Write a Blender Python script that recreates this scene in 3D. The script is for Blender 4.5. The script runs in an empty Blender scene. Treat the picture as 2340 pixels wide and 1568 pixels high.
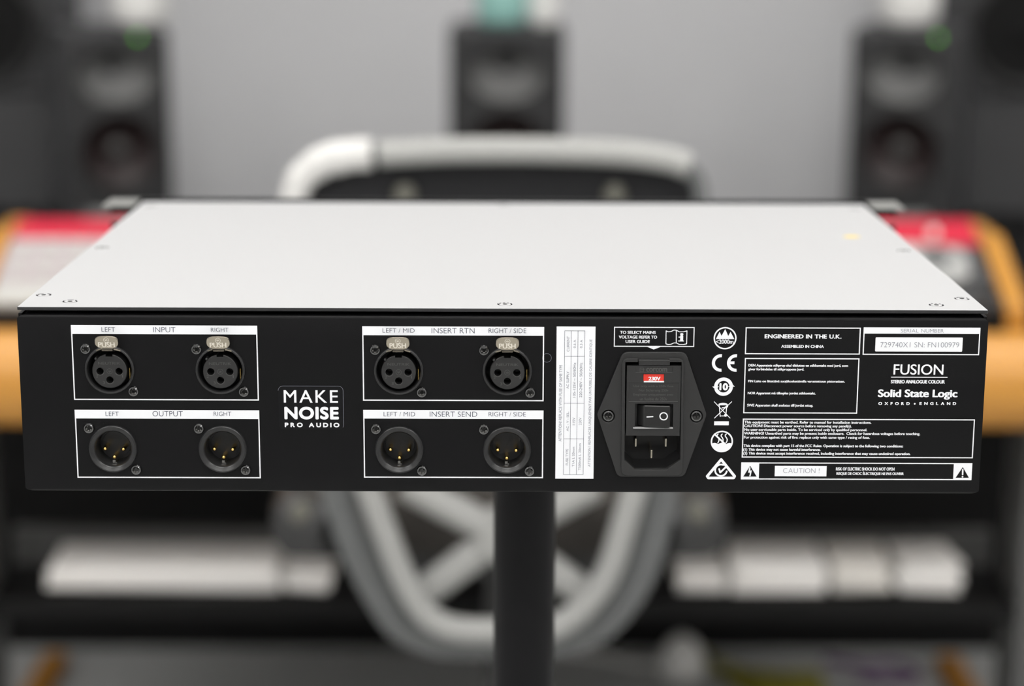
import bpy, bmesh, math, random
from math import sin, cos, pi, radians, tan
from mathutils import Vector, Matrix

random.seed(7)
SC = bpy.context.scene
COL = SC.collection

# ------------------------------------------------------------------ camera
HC = 1.15                                   # lens height above the floor
CAMP = Vector((0.00017, -0.87852, HC))
PITCH, YAW, ROLL = radians(12.5231), radians(-0.2514), radians(0.2586)
FPX = 70.0 / 36.0 * 2340.0


def cam_axes():
    f = Vector((0, cos(PITCH), -sin(PITCH)))
    u = Vector((0, sin(PITCH), cos(PITCH)))
    r = Vector((1, 0, 0))
    Rz = Matrix.Rotation(YAW, 3, 'Z')
    f, u, r = Rz @ f, Rz @ u, Rz @ r
    return cos(ROLL) * r + sin(ROLL) * u, -sin(ROLL) * r + cos(ROLL) * u, f


CR, CU, CF = cam_axes()
cam = bpy.data.cameras.new('camera')
cam.lens = 70.0
cam.sensor_width = 36.0
cam.clip_start = 0.01
cam.clip_end = 50
cam.dof.use_dof = True
cam.dof.focus_distance = 0.905
cam.dof.aperture_fstop = 4.0
camo = bpy.data.objects.new('camera', cam)
COL.objects.link(camo)
camo.matrix_world = Matrix(((CR.x, CU.x, -CF.x, CAMP.x), (CR.y, CU.y, -CF.y, CAMP.y), (CR.z, CU.z, -CF.z, CAMP.z), (0, 0, 0, 1)))
SC.camera = camo

# ------------------------------------------------------------------ world, lights, exposure
w = bpy.data.worlds.new('world')
SC.world = w
w.use_nodes = True
w.node_tree.nodes['Background'].inputs[0].default_value = (0.5, 0.5, 0.52, 1)
w.node_tree.nodes['Background'].inputs[1].default_value = 0.3
vs = SC.view_settings
vs.view_transform = 'Standard'
vs.look = 'None'
vs.gamma = 1.0
vs.use_curve_mapping = False
vs.exposure = 0.0
LAMP = 7.2                                  # strength of the ceiling light panels
LED_STRENGTH = 3.2


# ------------------------------------------------------------------ materials
MATS = {}


def mat(name, col, rough=0.5, metal=0.0, bump=0.0, bscale=300.0, spec=0.5, var=0.0, emit=None, estr=0.0, coat=0.0, trans=0.0):
    if name in MATS:
        return MATS[name]
    m = bpy.data.materials.new(name)
    m.use_nodes = True
    nt = m.node_tree
    b = nt.nodes['Principled BSDF']
    b.inputs['Base Color'].default_value = (col[0], col[1], col[2], 1)
    b.inputs['Roughness'].default_value = rough
    b.inputs['Metallic'].default_value = metal
    b.inputs['Specular IOR Level'].default_value = spec
    b.inputs['Coat Weight'].default_value = coat
    b.inputs['Transmission Weight'].default_value = trans
    if emit:
        b.inputs['Emission Color'].default_value = (emit[0], emit[1], emit[2], 1)
        b.inputs['Emission Strength'].default_value = estr
    if bump or var:
        tc = nt.nodes.new('ShaderNodeTexCoord')
        nz = nt.nodes.new('ShaderNodeTexNoise')
        nz.inputs['Scale'].default_value = bscale
        nz.inputs['Detail'].default_value = 3
        nt.links.new(tc.outputs['Object'], nz.inputs['Vector'])
        if bump:
            bp = nt.nodes.new('ShaderNodeBump')
            bp.inputs['Strength'].default_value = bump
            bp.inputs['Distance'].default_value = 0.2 / bscale
            nt.links.new(nz.outputs['Fac'], bp.inputs['Height'])
            nt.links.new(bp.outputs['Normal'], b.inputs['Normal'])
        if var:
            mx = nt.nodes.new('ShaderNodeMix')
            mx.data_type = 'RGBA'
            mx.inputs['A'].default_value = (col[0] * (1 - var), col[1] * (1 - var), col[2] * (1 - var), 1)
            mx.inputs['B'].default_value = (min(1, col[0] * (1 + var)), min(1, col[1] * (1 + var)), min(1, col[2] * (1 + var)), 1)
            nt.links.new(nz.outputs['Fac'], mx.inputs['Factor'])
            nt.links.new(mx.outputs['Result'], b.inputs['Base Color'])
    MATS[name] = m
    return m


def wood(name, c1, c2):
    m = bpy.data.materials.new(name)
    m.use_nodes = True
    nt = m.node_tree
    b = nt.nodes['Principled BSDF']
    tc = nt.nodes.new('ShaderNodeTexCoord')
    mp = nt.nodes.new('ShaderNodeMapping')
    mp.inputs['Scale'].default_value = (2, 40, 40)
    nz = nt.nodes.new('ShaderNodeTexNoise')
    nz.inputs['Scale'].default_value = 3
    nz.inputs['Detail'].default_value = 4
    mx = nt.nodes.new('ShaderNodeMix')
    mx.data_type = 'RGBA'
    mx.inputs['A'].default_value = (*c1, 1)
    mx.inputs['B'].default_value = (*c2, 1)
    nt.links.new(tc.outputs['Object'], mp.inputs['Vector'])
    nt.links.new(mp.outputs['Vector'], nz.inputs['Vector'])
    nt.links.new(nz.outputs['Fac'], mx.inputs['Factor'])
    nt.links.new(mx.outputs['Result'], b.inputs['Base Color'])
    b.inputs['Roughness'].default_value = 0.35
    return m


M_POWDER = mat('black_powder_coat', (0.004, 0.004, 0.0045), 0.38, bump=0.5, bscale=2600, spec=0.2)
M_LID = mat('lid_sheen_grey', (0.455, 0.455, 0.46), 0.45, bump=0.25, bscale=2600, spec=0.4, var=0.03)  # ceiling reflection on the black lid and its screws, put into the colour
M_EDGE = mat('black_cut_edge', (0.02, 0.02, 0.021), 0.4)
M_FLANGE = mat('ear_sheen_grey', (0.20, 0.20, 0.19), 0.45)  # black flange given grey in place of its reflected light
M_INK = mat('white_ink', (0.86, 0.87, 0.90), 0.6, spec=0.2)
M_LABEL = mat('white_label_vinyl', (0.87, 0.88, 0.90), 0.6, spec=0.2)
M_DARKINK = mat('dark_ink', (0.05, 0.062, 0.09), 0.6, spec=0.2)
M_GREYINK = mat('grey_ink', (0.23, 0.24, 0.28), 0.6, spec=0.2)
M_STICKER = mat('black_sticker_vinyl', (0.004, 0.004, 0.005), 0.35, spec=0.25)
M_PLASTIC = mat('black_plastic', (0.015, 0.015, 0.0155), 0.30, bump=0.15, bscale=2500)
M_PLASTIC2 = mat('black_moulded_plastic', (0.019, 0.019, 0.019), 0.45, bump=0.25, bscale=1800)
M_EMBOSS = mat('moulded_glint_lettering', (0.075, 0.075, 0.072), 0.35)  # paler than the plastic around it: highlights on raised letters, painted in
M_HOLE = mat('dark_recess', (0.006, 0.006, 0.006), 0.6)
M_NICKEL = mat('nickel', (0.40, 0.36, 0.29), 0.24, 1.0)
M_NICKELHI = mat('nickel_raised_glint', (0.88, 0.82, 0.72), 0.25, 1.0)  # lit copy of the nickel: highlight on the embossing as colour
M_GOLD = mat('gold_plate', (0.95, 0.65, 0.22), 0.2, 1.0)
M_SCREW = mat('black_oxide_steel', (0.16, 0.16, 0.16), 0.14, 1.0)
M_SCREW2 = mat('screw_glint_steel', (0.42, 0.41, 0.39), 0.25, 1.0)  # paler recess walls paint in the screw glints; plain metal on the latch catch
M_RED = mat('red_window', (0.72, 0.035, 0.02), 0.45)
M_LIP = mat('lip_sheen_grey', (0.22, 0.22, 0.22), 0.3)  # light caught by the black bezel lip, painted as grey
M_ROCK = mat('rocker_plastic', (0.011, 0.011, 0.011), 0.38)
M_BLADE = mat('tinned_brass', (0.78, 0.72, 0.6), 0.25, 1.0)
M_YELLOW = mat('yellow_spot', (0.75, 0.55, 0.12), 0.6)

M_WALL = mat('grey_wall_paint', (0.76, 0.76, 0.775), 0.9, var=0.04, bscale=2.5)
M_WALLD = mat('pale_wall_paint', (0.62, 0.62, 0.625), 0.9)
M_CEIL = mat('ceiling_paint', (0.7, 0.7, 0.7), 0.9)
M_CARPET = mat('grey_carpet', (0.55, 0.555, 0.545), 0.95, bump=0.6, bscale=120, var=0.3)
M_LAMP = mat('light_panel', (1, 1, 1), 0.5, emit=(1.0, 0.985, 0.96), estr=LAMP)
M_WOOD = wood('orange_beech', (0.52, 0.22, 0.030), (0.68, 0.33, 0.06))
M_CAB = mat('speaker_cabinet', (0.032, 0.032, 0.034), 0.55, bump=0.2, bscale=900)
M_BAFF = mat('speaker_baffle', (0.027, 0.027, 0.028), 0.45)
M_WG = mat('waveguide_grey', (0.15, 0.15, 0.147), 0.42)
M_CONE = mat('woofer_cone', (0.014, 0.010, 0.010), 0.5)
M_CONER = mat('red_brown_cone', (0.016, 0.007, 0.007), 0.5)
M_DUST = mat('dust_cap', (0.045, 0.042, 0.040), 0.45)
M_RUBBER = mat('rubber_surround', (0.012, 0.012, 0.012), 0.5)
M_LED = mat('green_led', (0.05, 0.4, 0.02), 0.4, emit=(0.16, 0.85, 0.0), estr=LED_STRENGTH)
M_DGREY = mat('dark_grey_panel', (0.06, 0.06, 0.062), 0.8)
M_BLACK = mat('added_dark_board', (0.006, 0.006, 0.006), 0.7, spec=0.2)
M_MGREY = mat('mid_grey_paint', (0.10, 0.10, 0.098), 0.6)
M_LGREY = mat('light_grey_paint', (0.42, 0.42, 0.41), 0.55)
M_CHAIR1 = mat('chair_shell_grey', (0.15, 0.155, 0.155), 0.5)
M_CHAIR2 = mat('chair_tube_pale_grey', (0.40, 0.40, 0.385), 0.4)
M_MESHF = mat('chair_back_fabric', (0.022, 0.022, 0.024), 0.9)
M_CHAIRB = mat('chair_black_plastic', (0.03, 0.03, 0.03), 0.5)
M_SEAT = mat('seat_fabric', (0.05, 0.045, 0.04), 0.95)
M_PALE = mat('pale_button', (0.15, 0.146, 0.12), 0.5)
M_CLOTH = mat('white_cloth', (0.74, 0.73, 0.71), 0.9)
M_PAPER = mat('paper', (0.94, 0.92, 0.89), 0.9, var=0.03, bscale=40)
M_PAPER2 = mat('paper_warm', (0.88, 0.85, 0.80), 0.9, var=0.08, bscale=60)
M_CER = mat('white_ceramic', (0.93, 0.92, 0.89), 0.3)
M_TEAL = mat('teal_plastic', (0.36, 0.66, 0.60), 0.15, coat=0.5)
M_REDP = mat('crimson_panel', (0.62, 0.012, 0.045), 0.45)
M_KEY = mat('pale_key', (0.56, 0.55, 0.52), 0.5)
M_PINKW = mat('pinkish_white_panel', (0.50, 0.44, 0.45), 0.5)
M_PURPLE = mat('purple_cable', (0.13, 0.05, 0.16), 0.5)
M_CABLEY = mat('yellow_cable', (0.30, 0.27, 0.03), 0.5)
M_POLE = mat('pole_black', (0.006, 0.006, 0.007), 0.45, spec=0.2)


# ------------------------------------------------------------------ mesh builder
class MB:
    def __init__(self):
        self.v, self.f, self.m, self.k = [], [], [], 0

    def add(self, vs_, fs_, m=0):
        n = len(self.v)
        self.v += [tuple(p) for p in vs_]
        self.f += [tuple(i + n for i in f) for f in fs_]
        self.m += [m] * len(fs_)

    def box(self, x0, x1, y0, y1, z0, z1, m=0):
        p = [(x0, y0, z0), (x1, y0, z0), (x1, y1, z0), (x0, y1, z0), (x0, y0, z1), (x1, y0, z1), (x1, y1, z1), (x0, y1, z1)]
        self.add(p, [(3, 2, 1, 0), (4, 5, 6, 7), (0, 1, 5, 4), (1, 2, 6, 5), (2, 3, 7, 6), (3, 0, 4, 7)], m)

    # flat print lying in the panel plane (x, z) at depth y, facing -y
    def poly(self, pts, y, m=0):
        a = sum(pts[i][0] * pts[(i + 1) % len(pts)][1] - pts[(i + 1) % len(pts)][0] * pts[i][1] for i in range(len(pts)))
        if a < 0:
            pts = pts[::-1]
        self.k = (self.k + 1) % 24          # overlapping strokes never share a plane
        y -= 1e-6 * self.k
        self.add([(p[0], y, p[1]) for p in pts], [tuple(range(len(pts)))], m)

    def rect(self, x0, x1, z0, z1, y, m=0):
        self.poly([(x0, z0), (x1, z0), (x1, z1), (x0, z1)], y, m)

    def frame(self, x0, x1, z0, z1, t, y, m=0, head=0.0):
        self.rect(x0, x1, z0, z0 + t, y, m)
        self.rect(x0, x1, z1 - max(t, head), z1, y, m)
        self.rect(x0, x0 + t, z0 + t, z1 - max(t, head), y, m)
        self.rect(x1 - t, x1, z0 + t, z1 - max(t, head), y, m)

    def arc(self, cx, cz, ro, ri, y, a0=0.0, a1=360.0, m=0, n=48, sx=1.0):
        k = max(6, int(n * abs(a1 - a0) / 360))
        vs_, fs_ = [], []
        for i in range(k + 1):
            a = radians(a0 + (a1 - a0) * i / k)
            vs_ += [(cx + sx * ro * cos(a), y, cz + ro * sin(a)), (cx + sx * ri * cos(a), y, cz + ri * sin(a))]
        for i in range(k):
            fs_.append((2 * i, 2 * i + 1, 2 * i + 3, 2 * i + 2))
        self.add(vs_, fs_, m)

    def stroke(self, pts, t, y, m=0, cap=True):
        for (x0, z0), (x1, z1) in zip(pts, pts[1:]):
            L = math.hypot(x1 - x0, z1 - z0)
            nx, nz = -(z1 - z0) / L * t / 2, (x1 - x0) / L * t / 2
            self.poly([(x0 + nx, z0 + nz), (x0 - nx, z0 - nz), (x1 - nx, z1 - nz), (x1 + nx, z1 + nz)], y, m)
        if cap:
            for (x, z) in pts:
                self.poly([(x + t / 2 * cos(k * pi / 6), z + t / 2 * sin(k * pi / 6)) for k in range(12)], y, m)

    # solid of revolution; profile = [(radius, along)], axis 'y' or 'z'
    def lathe(self, prof, c=(0, 0, 0), n=32, axis='y', m=0, sx=1.0, sz=1.0, cap0=False, cap1=False):
        vs_, fs_ = [], []
        for r, h in prof:
            for i in range(n):
                a = 2 * pi * i / n
                if axis == 'y':
                    vs_.append((c[0] + sx * r * cos(a), c[1] + h, c[2] + sz * r * sin(a)))
                else:
                    vs_.append((c[0] + sx * r * cos(a), c[1] + sz * r * sin(a), c[2] + h))
        for j in range(len(prof) - 1):
            for i in range(n):
                k = (i + 1) % n
                fs_.append((j * n + i, j * n + k, (j + 1) * n + k, (j + 1) * n + i))
        if cap0:
            fs_.append(tuple(range(n - 1, -1, -1)))
        if cap1:
            fs_.append(tuple((len(prof) - 1) * n + i for i in range(n)))
        self.add(vs_, fs_, m)

    # polygon (u, v) -> extruded; plane 'xz' extrudes along y, 'xy' along z, 'yz' along x
    def prism(self, pts, a, b, plane='xz', m=0):
        n = len(pts)

        def P(u, v, h):
            return (u, h, v) if plane == 'xz' else ((u, v, h) if plane == 'xy' else (h, u, v))
        vs_ = [P(u, v, a) for u, v in pts] + [P(u, v, b) for u, v in pts]
        fs_ = [tuple(range(n)), tuple(range(2 * n - 1, n - 1, -1))]
        for i in range(n):
            k = (i + 1) % n
            fs_.append((i, k, n + k, n + i))
        self.add(vs_, fs_, m)

    def tube(self, path, r, n=10, m=0, flat=1.0, closed=False, rad=None):
        P = [Vector(p) for p in path]
        vs_, fs_ = [], []
        K = len(P)
        up = Vector((0, 1, 0))
        for i in range(K):
            if closed:
                t = (P[(i + 1) % K] - P[i - 1]).normalized()
            else:
                t = (P[min(K - 1, i + 1)] - P[max(0, i - 1)]).normalized()
            u = up
            if abs(t.dot(u)) > 0.95:
                u = Vector((1, 0, 0))
            s = t.cross(u).normalized()
            q = s.cross(t).normalized()
            rr = rad[i] if rad else r
            for k in range(n):
                a = 2 * pi * k / n
                vs_.append(P[i] + s * rr * cos(a) + q * rr * flat * sin(a))
        for i in range(K if closed else K - 1):
            j = (i + 1) % K
            for k in range(n):
                l = (k + 1) % n
                fs_.append((i * n + k, i * n + l, j * n + l, j * n + k))
        if not closed:
            fs_.append(tuple(range(n - 1, -1, -1)))
            fs_.append(tuple((K - 1) * n + k for k in range(n)))
        self.add(vs_, fs_, m)

    def merge_mesh(self, me, fn, m=0):
        self.add([fn(v.co) for v in me.vertices], [tuple(p.vertices) for p in me.polygons], m)

    def build(self, name, mats, parent=None, loc=(0, 0, 0), smooth=None, bevel=None, seg=2, fix=True):
        me = bpy.data.meshes.new(name)
        me.from_pydata(self.v, [], self.f)
        if not isinstance(mats, (list, tuple)):
            mats = [mats]
        for mm in mats:
            me.materials.append(mm)
        me.polygons.foreach_set('material_index', self.m)
        if fix:
            b = bmesh.new()
            b.from_mesh(me)
            bmesh.ops.recalc_face_normals(b, faces=b.faces)
            b.to_mesh(me)
            b.free()
        if smooth is not None:
            me.polygons.foreach_set('use_smooth', [True] * len(me.polygons))
            try:
                me.set_sharp_from_angle(angle=radians(smooth))
            except Exception:
                pass
        me.update()
        o = bpy.data.objects.new(name, me)
        COL.objects.link(o)
        o.location = loc
        if parent:
            o.parent = parent
        if bevel:
            bv = o.modifiers.new('bevel', 'BEVEL')
            bv.width = bevel
            bv.segments = seg
            bv.limit_method = 'ANGLE'
            bv.angle_limit = radians(40)
        return o


def cut(o, cutter):
    """subtract a closed builder shape from object o (mesh data is replaced)"""
    c = cutter.build('cutter', o.data.materials[0] if o.data.materials else M_HOLE)
    c.parent = o.parent
    c.location = o.location
    c.rotation_euler = o.rotation_euler
    md = o.modifiers.new('cut', 'BOOLEAN')
    md.operation = 'DIFFERENCE'
    md.solver = 'EXACT'
    md.object = c
    bpy.context.view_layer.update()
    dg = bpy.context.evaluated_depsgraph_get()
    me = bpy.data.meshes.new_from_object(o.evaluated_get(dg))
    o.modifiers.clear()
    o.data = me
    bpy.data.objects.remove(c)
    return o


def dup(o, parent=None, loc=None):
    c = o.copy()
    COL.objects.link(c)
    if parent is not None:
        c.parent = parent
    if loc is not None:
        c.location = loc
    for ch in list(o.children):
        dup(ch, c)
    return c


def thing(name, label, cat, loc=(0, 0, 0), rz=0.0, group=None):
    o = bpy.data.objects.new(name, None)
    o.empty_display_size = 0.05
    COL.objects.link(o)
    o.location = loc
    o.rotation_euler = (0, 0, rz)
    return tag(o, label, cat, group)


def tag(o, label=None, cat=None, group=None, kind=None):
    if label:
        o['label'] = label
    if cat:
        o['category'] = cat
    if group:
        o['group'] = group
    if kind:
        o['kind'] = kind
    return o


# ------------------------------------------------------------------ panel coordinates
UZ = HC - 0.26555                           # height of the underside of the rack unit


def PM(x, y):
    """a point measured on the 2340x1568 photograph -> (x, z) metres on the rear panel face"""
    d = CF + CR * ((x - 1170) / FPX) - CU * ((y - 784) / FPX)
    t = -CAMP.y / d.y
    P = CAMP + d * t
    return P.x, P.z - UZ


def TOP(x, y, z=0.0863):
    """the same for a point on the top of the lid -> (x, y)"""
    d = CF + CR * ((x - 1170) / FPX) - CU * ((y - 784) / FPX)
    t = (UZ + z - CAMP.z) / d.z
    P = CAMP + d * t
    return P.x, P.y


def zm(ox, oy, s):
    return lambda x, y: PM(ox + x / s, oy + y / s)


Z1 = zm(20, 700, 3.563)
Z2 = zm(600, 700, 3.391)
Z3 = zm(1240, 720, 3.92)
Z4 = zm(1590, 720, 3.92)
Z5 = zm(1900, 720, 3.7325)
Z6 = zm(1620, 740, 8.71)
Z7 = zm(1600, 900, 7.47)
INK = -0.00006                              # thickness of a printed layer


def glyphs(s, res=3, off=0.0):
    c = bpy.data.curves.new('t', 'FONT')
    c.body = s
    c.resolution_u = res
    c.offset = off
    o = bpy.data.objects.new('t', c)
    COL.objects.link(o)
    dg = bpy.context.evaluated_depsgraph_get()
    me = bpy.data.meshes.new_from_object(o.evaluated_get(dg))
    bpy.data.objects.remove(o)
    bpy.data.curves.remove(c)
    return me


def text(mb, s, p0, p1, y=INK, m=0, bold=0.0, track=None, rot=False, hb=None, off=0.0):
    """lettering filling the box p0 (top left) to p1 (bottom right), in metres on the panel; bold in metres"""
    if track is None:
        me = glyphs(s, 6, off)
        vs_ = [tuple(v.co) for v in me.vertices]
        fs_ = [tuple(p.vertices) for p in me.polygons]
        bpy.data.meshes.remove(me)
    else:
        vs_, fs_, adv = [], [], 0.0
        for ch in s:
            if ch == ' ':
                adv += 0.2 + track
                continue
            me = glyphs(ch, 6, off)
            x0 = min(v.co.x for v in me.vertices)
            x1 = max(v.co.x for v in me.vertices)
            n = len(vs_)
            vs_ += [(v.co.x - x0 + adv, v.co.y, 0) for v in me.vertices]
            fs_ += [tuple(i + n for i in p.vertices) for p in me.polygons]
            adv += x1 - x0 + track
            bpy.data.meshes.remove(me)
    x0 = min(v[0] for v in vs_)
    x1 = max(v[0] for v in vs_)
    z0 = min(v[1] for v in vs_)
    z1 = max(v[1] for v in vs_)
    X0, X1 = min(p0[0], p1[0]) + bold, max(p0[0], p1[0]) - bold
    Z0, Z1_ = min(p0[1], p1[1]) + bold, max(p0[1], p1[1]) - bold
    if hb is None:
        hb = bold * (0.45 if bold < 0.00013 else 1.0)
    offs = [(0, 0)]
    if bold:
        offs += [(bold * cos(k * pi / 4), (hb if hb is not None else bold) * sin(k * pi / 4)) for k in range(8)]
    for ox, oz in offs:
        P = []
        y -= 1.2e-6
        for v in vs_:
            a, b = (v[0] - x0) / (x1 - x0), (v[1] - z0) / (z1 - z0)
            if rot:                         # reads upward: text x runs up the panel, text up points left
                P.append((X1 - b * (X1 - X0) + ox, y, Z0 + a * (Z1_ - Z0) + oz))
            else:
                P.append((X0 + a * (X1 - X0) + ox, y, Z0 + b * (Z1_ - Z0) + oz))
        mb.add(P, fs_, m)


# ------------------------------------------------------------------ the room
def structure(name, mb, m):
    o = mb.build(name, m)
    return tag(o, kind='structure')


RX, RY0, RY1, RZ = 2.3, -3.0, 3.32, 2.6
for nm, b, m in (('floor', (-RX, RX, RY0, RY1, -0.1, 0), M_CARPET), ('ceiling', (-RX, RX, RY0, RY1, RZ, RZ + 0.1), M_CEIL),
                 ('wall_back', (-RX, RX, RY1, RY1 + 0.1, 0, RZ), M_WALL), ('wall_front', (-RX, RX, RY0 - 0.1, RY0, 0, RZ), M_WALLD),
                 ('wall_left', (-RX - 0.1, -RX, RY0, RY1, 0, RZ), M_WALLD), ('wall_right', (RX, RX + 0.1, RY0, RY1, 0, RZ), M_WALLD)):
    mb = MB()
    mb.box(*b)
    structure(nm, mb, m)

LPOS = ('middle of the row behind the camera', 'left of the row behind the camera', 'right of the row behind the camera', 'middle of the row over the rack unit', 'left of the row over the rack unit',
        'right of the row over the rack unit', 'left of the pair over the console', 'right of the pair over the console')
mb = MB()
mb.box(-RX, RX, RY0, RY0 + 0.02, 0.0, 0.55)
structure('added_dark_panel_1', mb, M_BLACK)  # added dark board, unseen behind the camera, to darken the rear panel's reflection
for k, (lx, ly) in enumerate(((0.0, -2.2), (-1.35, -2.2), (1.35, -2.2), (0.0, -0.45), (-1.35, -0.45), (1.35, -0.45), (-0.9, 1.3), (0.9, 1.3))):
    t = thing('ceiling_light', 'square white ceiling light panel, %s' % LPOS[k], 'light', (lx, ly, RZ), group='ceiling light panels')
    mb = MB()
    mb.box(-0.46, 0.46, -0.46, 0.46, -0.02, -0.0005)
    mb.build('frame', M_LGREY, t)
    mb = MB()
    mb.box(-0.44, 0.44, -0.44, 0.44, -0.026, -0.0205)
    mb.build('diffuser', M_LAMP, t)

# ------------------------------------------------------------------ rack unit on its stand
unit = thing('rack_unit', 'black two-unit rack audio processor with rear sockets and a pale painted sheen on the lid, on a pole stand', 'audio unit', (0, 0, UZ))

# rear panel: folded sheet, top and bottom bends, corners relieved
prof = [(0.010, 0.0831, 0.0032), (0.0022, 0.0831, 0.0032), (0.0011, 0.0828, 0.0032), (0.0004, 0.0822, 0.0014), (0.0, 0.0811, 0.0),
        (0.0, 0.0014, 0.0), (0.00035, 0.0005, 0.0014), (0.0012, 0.0, 0.0028), (0.010, 0.0, 0.0028),
        (0.010, 0.0013, 0.0028), (0.0022, 0.0013, 0.0028), (0.0015, 0.0020, 0.0), (0.0015, 0.0808, 0.0), (0.0023, 0.0817, 0.0032), (0.010, 0.0817, 0.0032)]
mb = MB()
n = len(prof)
mb.add([(-0.219 + i, y, z) for y, z, i in prof] + [(0.219 - i, y, z) for y, z, i in prof],
       [tuple(range(n)), tuple(range(2 * n - 1, n - 1, -1))] + [(k, (k + 1) % n, n + (k + 1) % n, n + k) for k in range(n)])
panel = mb.build('rear_panel', M_POWDER, unit)

FEM = [Z1(823, 512), Z1(1723, 517), Z2(1055, 502), Z2(1897, 502)]
MAL = [Z1(850, 1165), Z1(1743.5, 1163), Z2(1060, 1110), Z2(1894, 1111)]
zf = sum(p[1] for p in FEM) / 4
zmz = sum(p[1] for p in MAL) / 4
FEM = [((FEM[i][0] + MAL[i][0]) / 2, zf) for i in range(4)]
MAL = [(FEM[i][0], zmz) for i in range(4)]

# measured outline of the mains inlet opening
IN_OPEN = [Z3(x, y) for x, y in ((737, 410), (1240, 410), (1228, 1285), (1110, 1372), (822, 1372), (730, 1285))]
c = MB()
for (x, z) in FEM + MAL:
    c.lathe([(0.0105, -0.01), (0.0105, 0.01)], (x, 0, z), 40, cap0=True, cap1=True)
c.prism(IN_OPEN, -0.01, 0.01)
cut(panel, c)
panel.data.polygons.foreach_set('use_smooth', [True] * len(panel.data.polygons))
panel.data.set_sharp_from_angle(angle=radians(50))

# tub
mb = MB()
mb.box(-0.2187, -0.2172, 0.0017, 0.319, 0.0, 0.083)
mb.box(0.2172, 0.2187, 0.0017, 0.319, 0.0, 0.083)
mb.box(-0.2172, 0.2172, 0.0105, 0.319, 0.0, 0.0013)
mb.build('chassis', M_POWDER, unit)

# lid with countersunk screws
mb = MB()
LX = 0.2186
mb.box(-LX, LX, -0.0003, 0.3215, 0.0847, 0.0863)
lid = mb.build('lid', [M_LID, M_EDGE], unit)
LS = [TOP(*p) for p in ((100, 674), (160, 688.5), (1154, 695), (2140, 697), (2198, 682.5), (233, 566), (2065, 573))]
LS += [(-LS[5][0] * -1.0, 0.304), (LS[6][0], 0.304), (0.0, 0.312)]
c = MB()
for (x, y) in LS:
    c.lathe([(0.0034, 0.0853), (0.0034, 0.09)], (x, y, 0), 24, 'z', cap0=True, cap1=True)
cut(lid, c)
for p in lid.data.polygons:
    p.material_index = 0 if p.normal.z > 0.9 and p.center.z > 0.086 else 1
bv = lid.modifiers.new('bevel', 'BEVEL')
bv.width = 0.00025
bv.segments = 1
bv.limit_method = 'ANGLE'
lid['label'] = 'black lid with ceiling sheen painted light grey on top, black cut edges'
scr0 = None
for (x, y) in LS:
    if scr0 is None:
        mb = MB()
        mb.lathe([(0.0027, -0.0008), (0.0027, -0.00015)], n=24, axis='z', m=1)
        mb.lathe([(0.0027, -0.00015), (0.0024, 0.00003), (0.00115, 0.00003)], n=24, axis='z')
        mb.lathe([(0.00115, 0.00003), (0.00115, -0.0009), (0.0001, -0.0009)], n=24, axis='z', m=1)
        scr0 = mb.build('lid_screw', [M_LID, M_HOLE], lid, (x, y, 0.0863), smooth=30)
    else:
        dup(scr0, lid, (x, y, 0.0863))
mb = MB()
yx, yy = TOP(1946, 541)
mb.lathe([(0.0001, 0.00008), (0.0045, 0.00008), (0.0046, 0.0)], (yx, yy, 0.0863), 20, 'z', sz=0.8)
mb.build('yellow_dot', M_YELLOW, unit)['label'] = 'small yellow paint dot on the lid'

# front panel with rack ears (seen beyond the lid)
mb = MB()
mb.box(-0.2388, 0.2388, 0.322, 0.3255, -0.0003, 0.0882)
fp = mb.build('front_panel', M_POWDER, unit)
c = MB()
for s in (-1, 1):
    for z in (0.0755, 0.0125):
        c.prism([(s * 0.2310 + 0.0052 * sx_ + 0.0032 * cos(a), z + 0.0032 * sin(a)) for sx_, a0 in ((1, -90), (-1, 90)) for a in [radians(a0 + k * 30) for k in range(7)]], 0.30, 0.34)
cut(fp, c)
for s in (-1, 1):
    mb = MB()
    mb.box(min(s * 0.2205, s * 0.2386), max(s * 0.2205, s * 0.2386), 0.2925, 0.3219, 0.0868, 0.0882)
    mb.build('ear_flange', M_FLANGE, unit, bevel=0.0004)


# --- screw heads with a driver recess
def screw_mesh(r, h, pts, ro, ri, name, mats, parent, loc):
    n_ = 4 * pts
    ring = lambda rad, y: [(rad * cos(2 * pi * i / n_), y, rad * sin(2 * pi * i / n_)) for i in range(n_)]
    star = lambda y, k=1.0: [((ro if i % 4 == 0 else (ri if i % 4 == 2 else (ro + ri) / 2)) * k * cos(2 * pi * i / n_), y,
                              (ro if i % 4 == 0 else (ri if i % 4 == 2 else (ro + ri) / 2)) * k * sin(2 * pi * i / n_)) for i in range(n_)]
    rings = [ring(r * 1.02, 0.0), ring(r, -h * 0.35), ring(r * 0.88, -h * 0.75), ring(r * 0.68, -h), star(-h * 1.02), star(-h * 0.35, 0.75)]
    m_ = MB()
    vs_ = [p for q in rings for p in q]
    for j in range(len(rings) - 1):
        m_.add(vs_[j * n_:(j + 2) * n_], [(i, (i + 1) % n_, n_ + (i + 1) % n_, n_ + i) for i in range(n_)], 1 if j == 4 else 0)
    m_.add(rings[-1], [tuple(range(n_))], 0)
    return m_.build(name, mats, parent, loc, smooth=32, fix=True)


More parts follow.
